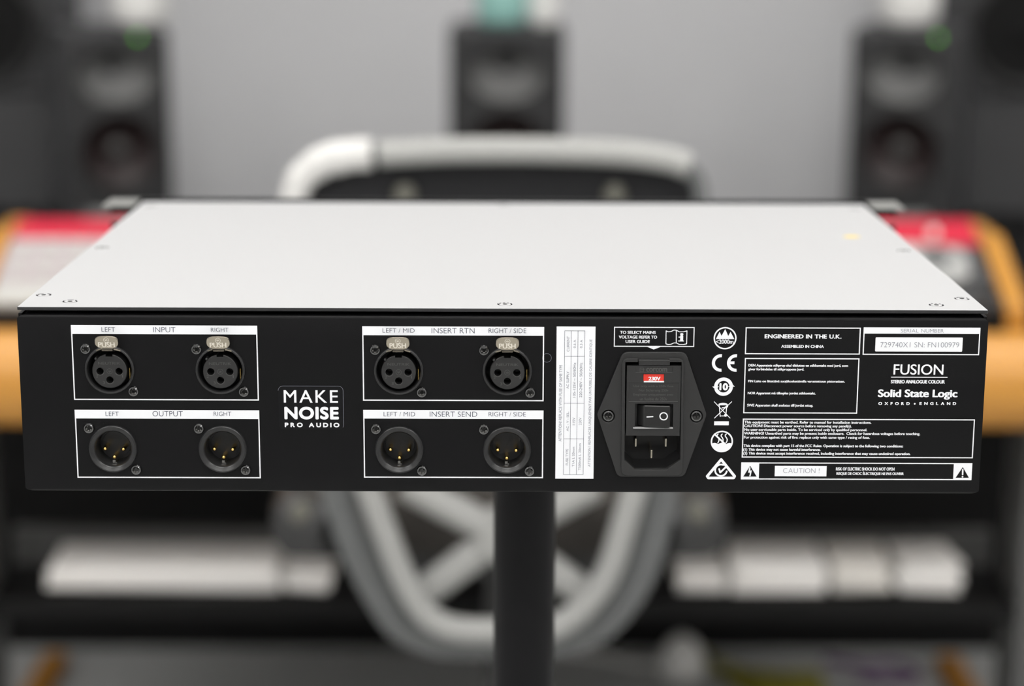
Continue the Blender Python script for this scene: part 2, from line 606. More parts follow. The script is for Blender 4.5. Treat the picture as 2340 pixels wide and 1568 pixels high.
# --- socket with latch (female)
def latch(parent):
    out = []
    for k in range(0, 13):
        a = radians(-20 + 220 * k / 12)
        e = 0.62
        ca, sa = cos(a), sin(a)
        out.append((0.0053 * math.copysign(abs(ca) ** e, ca), (0.0031 if sa > 0 else 0.0026) * math.copysign(abs(sa) ** e, sa)))
    out += [(-0.0040, -0.0026), (-0.0022, -0.0031), (0.0022, -0.0031), (0.0040, -0.0026)]
    mb_ = MB()
    mb_.prism(out, -0.0004, 0.0004)
    o = mb_.build('latch', [M_NICKEL], parent, (0, -0.0050, 0.0138), bevel=0.00035)
    o.rotation_euler = (radians(14), 0, 0)
    mb_ = MB()
    text(mb_, 'PUSH', (-0.0038, 0.0003), (0.0037, -0.0023), y=0, bold=0.00010)
    mb_.arc(0, 0.0013, 0.00125, 0.00105, 0, n=28)
    mb_.stroke([(-0.0006, 0.0016), (-0.0002, 0.0009), (0.0001, 0.0017), (0.0005, 0.0010)], 0.00022, 0)
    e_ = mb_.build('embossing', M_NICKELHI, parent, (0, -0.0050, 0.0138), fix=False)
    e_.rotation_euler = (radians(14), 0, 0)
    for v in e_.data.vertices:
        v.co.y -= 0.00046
    mb_ = MB()
    mb_.box(-0.0024, 0.0024, -0.0046, -0.0006, 0.0096, 0.0104)
    for s in (-1, 1):
        mb_.tube([(s * 0.0027, -0.0036, 0.0104), (s * 0.0052, -0.0016, 0.0092)], 0.00045, 8)
    mb_.build('latch_neck', M_NICKEL, parent)
    return o


def female(x, z):
    mb_ = MB()
    mb_.lathe([(0.0099, 0.012), (0.0099, -0.0006), (0.0102, -0.0013), (0.0107, -0.0014), (0.0111, -0.0011), (0.01135, 0.0001)], n=56)
    mb_.lathe([(0.0099, 0.0119), (0.0001, 0.0119)], n=56, m=1)
    s = mb_.build('line_socket', [M_PLASTIC, M_HOLE], unit, (x, 0, z), smooth=40)
    s['label'] = 'socket with three holes and a metal push latch'
    # insert
    mb_ = MB()
    dz = -0.0006
    mb_.lathe([(0.0078, 0.0115), (0.0079, -0.0006), (0.0076, -0.0009)], (0, 0, dz), 48, cap0=True, cap1=True)
    ins = mb_.build('insert', [M_PLASTIC2], s)
    c_ = MB()
    for px_, pz_ in ((-0.0043, 0.0), (0.0043, 0.0), (0.0, -0.0040)):
        c_.lathe([(0.00165, -0.004), (0.00165, 0.008)], (px_, 0, pz_ + dz), 20, cap0=True, cap1=True)
    c_.box(-0.0015, 0.0015, -0.004, 0.009, 0.0068 + dz, 0.0095)
    cut(ins, c_)
    ins.data.polygons.foreach_set('use_smooth', [True] * len(ins.data.polygons))
    ins.data.set_sharp_from_angle(angle=radians(40))
    mb_ = MB()
    for px_, pz_ in ((-0.0043, 0.0), (0.0043, 0.0), (0.0, -0.0040)):
        mb_.arc(px_, pz_ + dz, 0.00195, 0.00168, -0.00092, 200, 340)
    text(mb_, 'NEUTRIK', (-0.0050, 0.0043 + dz), (0.0050, 0.0031 + dz), y=-0.00094)
    text(mb_, '2', (-0.0062, -0.0016 + dz), (-0.0053, -0.0029 + dz), y=-0.00094)
    text(mb_, '1', (0.0056, -0.0016 + dz), (0.0060, -0.0029 + dz), y=-0.00094)
    text(mb_, '3', (-0.0032, -0.0046 + dz), (-0.0023, -0.0059 + dz), y=-0.00094)
    mb_.arc(0, dz, 0.0013, 0.00115, -0.00094, n=28)
    mb_.stroke([(-0.0006, 0.0003 + dz), (-0.0001, -0.0005 + dz), (0.0002, 0.0004 + dz), (0.0006, -0.0003 + dz)], 0.00018, -0.00094)
    mb_.build('moulded_marking', M_EMBOSS, s)
    mb_ = MB()
    mb_.lathe([(0.00005, -0.0007), (0.0004, -0.0006), (0.0007, -0.0001), (0.0007, 0.004)], (-0.0060, -0.0008, 0.0052), 12)
    mb_.build('key_stud', M_PLASTIC2, s, smooth=60)
    mb_ = MB()
    mb_.box(0.0087, 0.0090, 0.0005, 0.006, -0.0052, 0.0006)
    mb_.build('earth_contact', M_GOLD, s)
    latch(s)
    screw_mesh(0.00245, 0.0013, 6, 0.00145, 0.00095, 'screw', [M_SCREW, M_SCREW2], s, (-0.0106, 0, 0.0096))
    sc = screw_mesh(0.00245, 0.0013, 6, 0.00145, 0.00095, 'screw', [M_SCREW, M_SCREW2], s, (0.0104, 0, -0.0101))
    sc.rotation_euler = (0, 0.4, 0)
    return s


def male(x, z):
    mb_ = MB()
    mb_.lathe([(0.0078, 0.012), (0.0079, 0.0012), (0.0083, -0.0002), (0.0088, -0.0008), (0.0092, -0.0010), (0.0102, -0.0015), (0.0107, -0.0014), (0.0110, -0.0010), (0.0112, 0.0001)], n=56)
    s = mb_.build('line_plug', [M_PLASTIC], unit, (x, 0, z), smooth=25)
    s['label'] = 'open round socket with three gold pins'
    mb_ = MB()
    mb_.lathe([(0.0078, 0.0105), (0.0066, 0.0105), (0.0065, 0.0098), (0.0001, 0.0098)], n=40)
    mb_.build('back_plate', M_PLASTIC, s, smooth=30)
    for px_, pz_ in ((-0.0043, -0.0008), (0.0042, -0.0010), (-0.0001, -0.0047)):
        mb_ = MB()
        mb_.lathe([(0.00005, 0.0022), (0.0005, 0.0023), (0.0009, 0.0027), (0.0010, 0.0033), (0.0010, 0.0097)], n=16)
        mb_.build('pin', M_GOLD, s, (px_, 0, pz_), smooth=60)
    mb_ = MB()
    mb_.box(-0.0009, 0.0009, 0.0030, 0.0080, -0.0077, -0.0072)
    mb_.box(-0.0009, 0.0003, 0.0028, 0.0034, -0.0074, -0.0062)
    mb_.build('latch_catch', M_SCREW2, s)
    mb_ = MB()
    mb_.box(0.0054, 0.0072, 0.0006, 0.011, 0.0047, 0.0062)
    k_ = mb_.build('key_rib', M_PLASTIC, s)
    screw_mesh(0.00245, 0.0013, 6, 0.00145, 0.00095, 'screw', [M_SCREW, M_SCREW2], s, (-0.0106, 0, 0.0097)).rotation_euler = (0, 0.2, 0)
    screw_mesh(0.00245, 0.0013, 6, 0.00145, 0.00095, 'screw', [M_SCREW, M_SCREW2], s, (0.0103, 0, -0.0099)).rotation_euler = (0, 0.7, 0)
    return s


f0 = female(*FEM[0])
for p in FEM[1:]:
    dup(f0, unit, (p[0], 0, p[1]))
m0 = male(*MAL[0])
for p in MAL[1:]:
    dup(m0, unit, (p[0], 0, p[1]))

# --- printed frames round the sockets
def socket_print(name, x0, x1, z0, z1, items, label):
    mb_ = MB()
    mb_.frame(x0, x1, z0, z1, 0.00055, INK, 0, 0.0041)
    for s, p0, p1 in items:
        text(mb_, s, p0, p1, y=2 * INK, m=1, off=-0.010)
    o = mb_.build(name, [M_INK, M_DARKINK], unit, fix=False)
    o['label'] = label


XI0, XI1, XR0, XR1 = -0.1949, -0.1109, -0.0636, 0.01853
socket_print('input_print', XI0, XI1, 0.0432, 0.0780, [('LEFT', Z1(755, 170), Z1(866, 207)), ('INPUT', Z1(1175, 169), Z1(1358, 212)), ('RIGHT', Z1(1645, 174), Z1(1790, 209))], 'white printed frame headed INPUT')
socket_print('output_print', XI0, XI1, 0.0064, 0.0386, [('LEFT', Z1(788, 858), Z1(896, 893)), ('OUTPUT', Z1(1170, 853), Z1(1418, 896)), ('RIGHT', Z1(1668, 858), Z1(1812, 893))], 'white printed frame headed OUTPUT')
socket_print('insert_return_print', XR0, XR1, 0.0433, 0.0779, [('LEFT / MID', Z2(930, 170), Z2(1178, 205)), ('INSERT RTN', Z2(1310, 168), Z2(1643, 210)), ('RIGHT / SIDE', Z2(1752, 171), Z2(2043, 208))], 'white printed frame headed INSERT RTN')
socket_print('insert_send_print', XR0, XR1, 0.0069, 0.0390, [('LEFT / MID', Z2(938, 818), Z2(1182, 853)), ('INSERT SEND', Z2(1295, 815), Z2(1663, 857)), ('RIGHT / SIDE', Z2(1752, 819), Z2(2040, 854))], 'white printed frame headed INSERT SEND')

# --- dealer sticker
sx0, sz1 = PM(635.5, 882)
sx1, sz0 = PM(785.5, 982)


def rrect(x0, x1, z0, z1, r, k=6):
    o = []
    for cx, cz, a0 in ((x1 - r, z1 - r, 0), (x0 + r, z1 - r, 90), (x0 + r, z0 + r, 180), (x1 - r, z0 + r, 270)):
        o += [(cx + r * cos(radians(a0 + 90 * i / k)), cz + r * sin(radians(a0 + 90 * i / k))) for i in range(k + 1)]
    return o


mb = MB()
mb.prism(rrect(sx0, sx1, sz0, sz1, 0.0022), 2.5 * INK, 0.0)
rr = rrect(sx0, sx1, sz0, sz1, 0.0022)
for q in range(len(rr)):                    # grey rim strokes along the upper part and right side
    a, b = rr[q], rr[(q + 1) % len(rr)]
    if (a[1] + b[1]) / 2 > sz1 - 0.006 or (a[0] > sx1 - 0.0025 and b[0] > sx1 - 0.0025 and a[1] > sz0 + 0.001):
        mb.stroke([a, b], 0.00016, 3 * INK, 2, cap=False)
text(mb, 'MAKE', Z2(163, 648), Z2(585, 748), y=3.2 * INK, m=1, bold=0.00008, track=0.17)
text(mb, 'NOISE', Z2(168, 777), Z2(592, 878), y=3.2 * INK, m=1, bold=0.00033, track=0.15)
text(mb, 'PRO AUDIO', Z2(172, 901), Z2(596, 938), y=3.2 * INK, m=1, bold=0.00014, track=0.36)
st = mb.build('dealer_sticker', [M_STICKER, M_INK, M_GREYINK], unit, fix=False)
st['label'] = 'black sticker with white lettering MAKE NOISE PRO AUDIO'

# --- plugged hole by the insert frame
mb = MB()
x, z = PM(1249.7, 818)
mb.arc(x, z, 0.0021, 0.00195, INK, n=36)
mb.build('hole_plug', M_GREYINK, unit, fix=False)

# --- fuse label, set upright
a, b_, c_, d_ = Z3(127, 103), Z3(473, 103), Z3(456, 1466), Z3(112, 1466)
lx0, lx1 = (a[0] + d_[0]) / 2, (b_[0] + c_[0]) / 2
mb = MB()
mb.rect(lx0, lx1, d_[1], a[1], INK, 0)
u = lambda zx, zy: (lx0 + (zx - 127 + (zy - 103) * 15.5 / 1363) / 345.0 * (lx1 - lx0), Z3(300, zy)[1])
T0, T1 = u(200, 141), u(359.5, 1429)
th = 0.00016
xs = [u(199, 141)[0], u(257.5, 141)[0], u(317, 141)[0], u(378, 141)[0]]
zs = [T0[1], u(200, 370)[1], u(200, 790)[1], u(200, 1110)[1], T1[1]]
for x in xs:
    mb.rect(x - th / 2, x + th / 2, zs[-1], zs[0], 2 * INK, 2)
for z in zs:
    mb.rect(xs[0], xs[-1], z - th / 2, z + th / 2, 2 * INK, 2)
for s, x0, x1, y0, y1 in (('ATTENTION! REPLACE WITH FUSE OF SAME TYPE', 146, 172, 447, 1132), ('ATTENTION ! REMPLACER UNIQUEMENT PAR UN FUSIBLE DE CALIBRE IDENTIQUE', 413, 439, 218, 1358),
                          ('CURRENT', 217, 240, 190, 327), ('0.6 A', 276, 297, 222, 295), ('0.3 A', 334, 356, 222, 295), ('AC SUPPLY', 213, 236, 505, 660),
                          ('105-125V ~ 50/60Hz', 272, 296, 427, 738), ('220-240V ~ 50/60Hz', 330, 354, 427, 738), ('AC - V - SEL.', 213, 234, 865, 1040),
                          ('115V', 268, 290, 918, 985), ('230V', 325, 348, 918, 985), ('FUSE TYPE', 207, 228, 1200, 1345), ('T1A L 20mm', 264, 285, 1182, 1358), ('T500mA L 20mm', 321, 343, 1150, 1390)):
    q0, q1 = u(x0 - (0.5 * (y0 + y1) - 103) * 15.5 / 1363 + 0, 0.5 * (y0 + y1)), None
    sh = -(0.5 * (y0 + y1) - 103) * 0
    p0 = (u(x0, 0.5 * (y0 + y1))[0], u(x0, y0)[1])
    p1 = (u(x1, 0.5 * (y0 + y1))[0], u(x1, y1)[1])
    text(mb, s, p0, p1, y=2 * INK, m=1, rot=True)
o = mb.build('fuse_label_print', [M_INK, M_GREYINK, M_DARKINK], unit, fix=False)
o['label'] = 'upright white block with the fuse table'

# --- voltage note with book symbol
mb = MB()
x0, z1 = PM(1403.3, 746.9)
x1, z0 = PM(1586.2, 793)
mb.frame(x0, x1, z0, z1, 0.00042, INK)
mb.poly([Z3(935, 284), Z3(995, 309), Z3(1056, 286)], INK)
text(mb, 'TO SELECT MAINS', Z3(693, 141), Z3(1013, 170), bold=0.00007)
text(mb, 'VOLTAGE REFER TO', Z3(682, 183), Z3(1025, 212), bold=0.00007)
text(mb, 'USER GUIDE', Z3(743, 223), Z3(960, 252), bold=0.00007)
mb.stroke([Z3(1106, 142), Z3(1125, 150), Z3(1150, 148), Z3(1175, 135), Z3(1197, 136), Z3(1225, 150), Z3(1262, 150), Z3(1293, 142), Z3(1290, 258),
           Z3(1262, 264), Z3(1225, 264), Z3(1197, 250), Z3(1175, 250), Z3(1150, 262), Z3(1125, 264), Z3(1104, 258), Z3(1106, 142)], 0.00036, INK)
mb.stroke([Z3(1197, 140), Z3(1197, 248)], 0.00036, INK)
text(mb, 'i', Z3(1231, 162), Z3(1260, 236), bold=0.00022)
mb.rect(Z3(1222, 0)[0], Z3(1246, 0)[0], Z3(1240, 203)[1], Z3(1240, 193)[1], INK)
mb.rect(Z3(1220, 0)[0], Z3(1270, 0)[0], Z3(1240, 237)[1], Z3(1240, 228)[1], INK)
mb.build('voltage_note_print', M_INK, unit, fix=False)

# --- column of symbols
def zr(fn, r, s):
    return r / s * 0.000199


mb = MB()
cx, cz = Z6(321, 287)
k6 = 0.0002 / 8.71 * 1.0
mb.arc(cx, cz, 226 * k6, 198 * k6, INK)
mb.poly([Z6(138, 305), Z6(212, 160), Z6(250, 240), Z6(325, 107), Z6(384, 243), Z6(430, 161), Z6(505, 305)], INK)
text(mb, '<2000m', Z6(140, 313), Z6(488, 400), bold=0.00006)
mb.build('altitude_symbol', M_INK, unit, fix=False)['label'] = 'printed circle with mountains and <2000m'
mb = MB()
cx, cz = Z6(238, 780)
cx2 = Z6(538, 780)[0]
for q in (cx, cx2):
    mb.arc(q, cz, 178 * k6, 116 * k6, INK, 84, 276)
mb.rect(Z6(420, 0)[0], Z6(530, 0)[0], Z6(470, 805)[1], Z6(470, 748)[1], INK)
mb.build('ce_mark', M_INK, unit, fix=False)
mb = MB()
cx, cz = Z6(290, 1252)
mb.arc(cx, cz, 187 * k6, 118 * k6, INK, 14, 182)
mb.arc(cx, cz, 187 * k6, 118 * k6, INK, 196, 360)
mb.poly([Z6(65, 1248), Z6(200, 1248), Z6(130, 1312)], INK)
mb.poly([Z6(380, 1254), Z6(515, 1252), Z6(452, 1188)], INK)
text(mb, '10', Z6(210, 1180), Z6(378, 1328), bold=0.00024)
mb.build('recycling_period_mark', M_INK, unit, fix=False)['label'] = 'ring of two arrows around the number 10'
mb = MB()
t7 = 0.0002 / 7.47
mb.stroke([Z7(240, 136), Z7(510, 415)], 13 * t7, INK)
mb.stroke([Z7(538, 136), Z7(243, 415)], 13 * t7, INK)
mb.stroke([Z7(325, 192), Z7(342, 388)], 15 * t7, INK)
mb.stroke([Z7(455, 192), Z7(436, 380)], 15 * t7, INK)
mb.stroke([Z7(340, 378), Z7(430, 378)], 13 * t7, INK)
mb.stroke([Z7(318, 190), Z7(470, 190)], 13 * t7, INK)
p = [Z7(390 + 82 * cos(radians(a)), 188 - 34 * sin(radians(a))) for a in range(0, 181, 15)]
mb.poly(p, INK)
mb.stroke([Z7(375, 240), Z7(410, 238), Z7(465, 205), Z7(468, 225)], 17 * t7, INK)
q = Z7(432, 368)
mb.arc(q[0], q[1], 25 * t7, 0.0, INK)
mb.rect(Z7(252, 0)[0], Z7(503, 0)[0], Z7(380, 537)[1], Z7(380, 470)[1], INK)
mb.build('crossed_bin_symbol', M_INK, unit, fix=False)
mb = MB()
cx, cz = Z7(370, 815)
mb.arc(cx, cz, 191 * t7, 165 * t7, INK)
pts = [Z7(205, 850), Z7(240, 838), Z7(275, 845), Z7(305, 858), Z7(340, 845), Z7(375, 838), Z7(410, 848), Z7(440, 862), Z7(470, 846), Z7(505, 840), Z7(536, 850)]
pts += [(cx + 172 * t7 * cos(radians(a)), cz + 172 * t7 * sin(radians(a))) for a in range(-8, -173, -12)]
mb.poly(pts, INK)
mb.stroke([Z7(245, 690), Z7(440, 872)], 28 * t7, INK)
for dx in (0, 70, 140):
    mb.stroke([Z7(305 + dx, 688), Z7(288 + dx, 705), Z7(290 + dx, 728), Z7(312 + dx, 755), Z7(322 + dx, 785), Z7(315 + dx, 815), Z7(300 + dx, 838)], 18 * t7, INK)
mb.build('tropical_climate_symbol', M_INK, unit, fix=False)['label'] = 'printed circle with steam lines struck through above water'
mb = MB()
V = [Z7(358, 1118), Z7(590, 1405), Z7(566, 1436), Z7(142, 1436), Z7(118, 1405), Z7(358, 1118)]
mb.stroke([Z7(358, 1122), Z7(588, 1408), Z7(570, 1437), Z7(140, 1437), Z7(120, 1408), Z7(358, 1122)], 46 * t7, INK)
cx, cz = Z7(355, 1305)
mb.arc(cx, cz, 115 * t7, 86 * t7, INK, 62, 356)
mb.stroke([Z7(323, 1284), Z7(342, 1342), Z7(440, 1250)], 31 * t7, INK)
mb.build('compliance_tick_mark', M_INK, unit, fix=False)['label'] = 'printed rounded triangle with a circled tick'

# --- text boxes on the right
FR = 0.0005
BL = 0.00007


def box_px(mb_, q0, q1, head=0.0):
    mb_.frame(q0[0], q1[0], q1[1], q0[1], FR, INK, 0, head)


mb = MB()
mb.frame(Z4(443, 230)[0], Z4(1474, 230)[0], Z4(950, 353)[1], Z4(950, 111)[1], FR, INK)
text(mb, 'ENGINEERED IN THE U.K.', Z4(617, 171), Z4(1305, 213), bold=0.00012, track=0.13)
text(mb, 'ASSEMBLED IN CHINA', Z4(765, 267), Z4(1147, 296), bold=0.00008, track=0.10)
mb.build('origin_print', M_INK, unit, fix=False)
mb = MB()
mb.frame(Z4(432, 630)[0], Z4(1456, 630)[0], Z4(950, 882)[1], Z4(950, 386)[1], FR, INK)
for s, x0, y0, x1, y1 in (('DEN Apparatets stikprop skal tilsluttes en stikkontakt med jord, som', 472, 438, 1363, 472), ('giver forbindelse til stikproppens jord.', 470, 472, 970, 505),
                          ('FIN Laite on liitettävä suojäkoskettimilla varustettuun pistorasiaan.', 468, 581, 1335, 613), ('NOR Apparatet må tilkoples jordet stikkontakt.', 465, 687, 1072, 720),
                          ('SWE Apparaten skall anslutas till jordat uttag.', 460, 795, 1050, 829)):
    text(mb, s, Z4(x0, y0), Z4(x1, y1), bold=BL)
mb.build('nordic_earthing_print', M_INK, unit, fix=False)
mb = MB()
bx0 = (Z4(422, 928)[0] + Z4(410, 1275)[0]) / 2
bx1 = (Z5(1224, 890)[0] + Z5(1205, 1227)[0]) / 2
mb.frame(bx0, bx1, Z4(412, 1277)[1], Z4(422, 928)[1], FR, INK)
for s, x0, y0, y1, xe in (('This equipment must be earthed. Refer to manual for installation instructions.', 435, 947, 980, 1989.8), ('CAUTION! Disconnect power source before removing any panel(s).', 433, 980, 1013, 1945.2),
                          ('No user-serviceable parts inside. To be serviced only by qualified personnel.', 434, 1014, 1046, 1980.9), ('WARNING! Unearthed parts may be present inside enclosure.  Check for hazardous voltages before touching.', 432, 1047, 1080, 2102.3),
                          ('For protection against risk of fire: replace only with same type / rating of fuse.', 431, 1083, 1115, 1987.8), ('This device complies with part 15 of the FCC Rules. Operation is subject to the following two conditions:', 428, 1158, 1191, 2064.8),
                          ('(1) This device may not cause harmful interference.', 425, 1192, 1225, 1876.2), ('(2) This device must accept interference received, including interference that may cause undesired operation.', 425, 1226, 1259, 2082.2)):
    pz0, pz1 = Z4(700, y0)[1], Z4(700, y1)[1]
    text(mb, s, (Z4(x0, y0)[0], pz0), (PM(xe, 1000)[0], pz1), bold=BL)
mb.build('earthing_warning_print', M_INK, unit, fix=False)

mb = MB()
cx0 = (Z4(407, 1320)[0] + Z4(403, 1472)[0]) / 2
cx1 = (Z5(1200, 1268)[0] + Z5(1195, 1413)[0]) / 2
cz1, cz0 = Z4(405, 1320)[1], Z4(405, 1473)[1]
mb.frame(cx0, cx1, cz0, cz1, FR, INK)
mb.rect(cx0, Z4(566, 1400)[0], cz0, cz1, INK)
mb.rect(Z5(1040, 1340)[0], cx1, cz0, cz1, INK)
mb.rect(Z4(707, 1400)[0], Z4(1171, 1400)[0], Z4(940, 1445)[1], Z4(940, 1352)[1], INK)
text(mb, 'CAUTION !', Z4(783, 1372), Z4(1107, 1416), y=2 * INK, m=1, track=0.14, off=-0.012)
text(mb, 'RISK OF ELECTRIC SHOCK DO NOT OPEN', (PM(1910.2, 1070)[0], PM(1980, 1068.2)[1]), (PM(2044.1, 1070)[0], PM(1980, 1075.6)[1]), bold=BL)
text(mb, 'RISQUE DE CHOC ÉLECTRIQUE NE PAS OUVRIR', (PM(1911.4, 1080)[0], PM(1980, 1077.6)[1]), (PM(2065.3, 1080)[0], PM(1980, 1087)[1]), bold=BL)
mb.poly([Z4(425, 1447), Z4(545, 1447), Z4(487, 1350)], 2 * INK, 2)
mb.poly([Z5(1058, 1388), Z5(1172, 1388), Z5(1120, 1297)], 2 * INK, 2)
mb.stroke([Z5(1119, 1318), Z5(1118, 1360)], 0.0007, 3 * INK)
q = Z5(1117, 1379)
mb.arc(q[0], q[1], 0.0004, 0, 3 * INK)
Zc = zm(1690, 1050, 11.14)
mb.poly([Zc(248, 200), Zc(278, 200), Zc(270, 285), Zc(312, 275), Zc(285, 400), Zc(290, 402), Zc(260, 440), Zc(242, 405), Zc(255, 400), Zc(262, 335), Zc(215, 335)], 3 * INK)
mb.build('caution_print', [M_INK, M_GREYINK, M_STICKER], unit, fix=False)

mb = MB()
qx0, qx1 = (Z5(275, 107)[0] + Z5(265, 340)[0]) / 2, (Z5(1273, 107)[0] + Z5(1258, 340)[0]) / 2
mb.frame(qx0, qx1, Z5(700, 341)[1], Z5(700, 106)[1], FR, INK, 0, Z5(700, 106)[1] - Z5(700, 160)[1])
text(mb, 'SERIAL NUMBER', Z5(592, 118), Z5(957, 150), y=2 * INK, m=1, track=0.12, off=-0.010)
mb.build('serial_number_print', [M_INK, M_GREYINK], unit, fix=False)
mb = MB()
r0, r1 = Z5(377, 190), Z5(1114, 313)
mb.prism(rrect(r0[0], r1[0], r1[1], r0[1], 0.0004), 2 * INK, 0)
text(mb, '729740X1 SN: FN100979', Z5(418, 230), Z5(1087, 277), y=3 * INK, m=1, off=-0.012)
mb.build('serial_sticker', [M_LABEL, M_GREYINK], unit, fix=False)

mb = MB()
text(mb, 'FUSION', Z5(532, 419), Z5(953, 511), bold=0.00009)
mb.rect(Z5(508, 530)[0], Z5(990, 530)[0], Z5(700, 534)[1], Z5(700, 527)[1], INK)
text(mb, 'STEREO ANALOGUE COLOUR', Z5(507, 552), Z5(967, 586), bold=0.00011)
mb.build('model_name_print', M_INK, unit, fix=False)
mb = MB()
text(mb, 'Solid State Logic', Z5(398, 631), Z5(1073, 725), bold=0.00024, hb=0.00010)
text(mb, 'OXFORD', Z5(400, 741), Z5(667, 769), bold=0.00011, track=0.62)
text(mb, 'ENGLAND', Z5(751, 741), Z5(1063, 769), bold=0.00011, track=0.62)
q = Z5(710, 757)
mb.arc(q[0], q[1], 0.0004, 0, INK)
mb.build('maker_name_print', M_INK, unit, fix=False)


# --- mains inlet module
def fillet(pts, rs, k=6):
    out = []
    n_ = len(pts)
    for i in range(n_):
        p, a, b = Vector(pts[i]), Vector(pts[i - 1]), Vector(pts[(i + 1) % n_])
        r = rs[i] if isinstance(rs, (list, tuple)) else rs
        d0, d1 = (a - p).normalized(), (b - p).normalized()
        ang = d0.angle(d1)
        if r <= 0 or ang > 3.1:
            out.append(tuple(p))
            continue
        t = r / tan(ang / 2)
        c0 = p + (d0 + d1).normalized() * (r / sin(ang / 2))
        s0, s1 = p + d0 * t - c0, p + d1 * t - c0
        a0 = math.atan2(s0.y, s0.x)
        da = math.atan2(s1.y, s1.x) - a0
        while da > pi:
            da -= 2 * pi
        while da < -pi:
            da += 2 * pi
        out += [(c0.x + r * cos(a0 + da * j / k), c0.y + r * sin(a0 + da * j / k)) for j in range(k + 1)]
    return out


FY, RYM = -0.0018, -0.0030
outl = fillet([Z3(718, 327), Z3(1280, 327), Z3(1466, 885), Z3(1265, 1440), Z3(668, 1440), Z3(486, 885)], [0.0034, 0.0034, 0.003, 0.0030, 0.0030, 0.003])
mb = MB()
mb.prism(outl, FY, 0.0)
inlet = mb.build('power_inlet', [M_PLASTIC2], unit)
c = MB()
c.prism(IN_OPEN, -0.02, 0.02)
SCR = [Z3(587, 898), Z3(1375, 900)]
cut(inlet, c)
c = MB()
for x, z in SCR:
    c.lathe([(0.0030, -0.0060), (0.0030, -0.0007)], (x, 0, z), 28, cap0=True, cap1=True)
cut(inlet, c)
bv = inlet.modifiers.new('bevel', 'BEVEL')
bv.width, bv.segments, bv.limit_method = 0.0005, 2, 'ANGLE'
bv.angle_limit = radians(50)
inlet['label'] = 'black mains inlet with fuse drawer and rocker switch'
mb = MB()
rim = fillet([Z3(708, 378), Z3(1262, 378), Z3(1250, 1422), Z3(700, 1422)], 0.0026)
mb.prism(rim, RYM, FY + 0.0001)
rimo = mb.build('inlet_rim', [M_PLASTIC2], inlet)
c = MB()
c.prism(IN_OPEN, -0.02, 0.02)
cut(rimo, c)
c = MB()
c.box(Z3(856, 0)[0], Z3(1136, 0)[0], -0.01, 0.01, Z3(1000, 440)[1], Z3(1000, 376)[1])
cut(rimo, c)
bv = rimo.modifiers.new('bevel', 'BEVEL')
bv.width, bv.segments, bv.limit_method = 0.0005, 2, 'ANGLE'
bv.angle_limit = radians(50)
# cavity behind
mb = MB()
n = len(IN_OPEN)
cav = [(p[0], p[1]) for p in IN_OPEN]
mb.add([(p[0], -0.0001, p[1]) for p in cav] + [(p[0], 0.016, p[1]) for p in cav], [(k, (k + 1) % n, n + (k + 1) % n, n + k) for k in range(n)] + [tuple(range(n, 2 * n))])
mb.build('socket_cavity', M_PLASTIC, inlet, fix=False)
# bright lip at the bottom of the opening
mb = MB()
mb.prism([Z3(735, 1287), Z3(822, 1366), Z3(1110, 1366), Z3(1222, 1287), Z3(1226, 1296), Z3(1113, 1384), Z3(820, 1384), Z3(731, 1296)], RYM + 0.0003, -0.0004)
mb.build('opening_lip', M_PLASTIC2, inlet)
# drawer
DY = -0.0026
mb = MB()
D0, D1 = Z3(750, 442), Z3(1236, 1070)
dx0, dx1 = Z3(747, 756)[0], Z3(1230, 756)[0]
mb.box(dx0, dx1, DY, 0.006, D1[1], D0[1])
dr = mb.build('fuse_drawer', [M_PLASTIC2], inlet)


def rb(c_, x0, x1, y0, y1, dep):
    p0, p1 = Z3(x0, y0), Z3(x1, y1)
    c_.box(p0[0], p1[0], -0.01, DY + dep, p1[1], p0[1])


for args in ((898, 1084, 517, 593, 0.0008), (826, 1160, 783, 1000, 0.0042), (830, 1160, 455, 503, 0.00022), (770, 1208, 596, 765, 0.00022)):
    c = MB()
    rb(c, *args)
    cut(dr, c)
bv = dr.modifiers.new('bevel', 'BEVEL')
bv.width, bv.segments, bv.limit_method = 0.00018, 1, 'ANGLE'
mb = MB()
p0, p1 = Z3(858, 388), Z3(1135, 438)
mb.box(p0[0], p1[0], RYM - 0.0002, 0.002, p1[1], p0[1])
mb.build('drawer_tab', M_PLASTIC2, inlet, bevel=0.0003)
mb = MB()
te = DY + 0.00022 - 0.00008
text(mb, 'corcom', Z3(925, 461), Z3(1112, 500), y=te, bold=0.00012)
mb.frame(Z3(876, 0)[0], Z3(912, 0)[0], Z3(890, 499)[1], Z3(890, 462)[1], 0.00022, te)
mb.stroke([Z3(880, 480), Z3(908, 480)], 0.00022, te)
for s, x0, x1, y0, y1 in (('Use only with a 250v fuse', 812, 1168, 615, 641), ('Nur Sicherung 250v', 860, 1122, 652, 680), ('Employer uniquement avec', 810, 1165, 690, 718), ('un fusible de 250v', 868, 1110, 727, 753)):
    text(mb, s, Z3(x0, y0), Z3(x1, y1), y=te)
mb.build('moulded_glint_lettering', M_EMBOSS, inlet, fix=False)
mb = MB()
p0, p1 = Z3(901, 519), Z3(1082, 580)
mb.box(p0[0], p1[0], DY + 0.0003, DY + 0.0009, p1[1], p0[1], 0)
q0, q1 = Z3(903, 581), Z3(1084, 592)
mb.box(q0[0], q1[0], DY + 0.0001, DY + 0.0009, q1[1], q0[1], 1)
text(mb, '230V', Z3(945, 541), Z3(1052, 577), y=DY + 0.0003 + INK, m=2, bold=0.00012)
mb.build('voltage_window', [M_RED, M_LABEL, M_INK], inlet, fix=False)['label'] = 'red tab reading 230V'
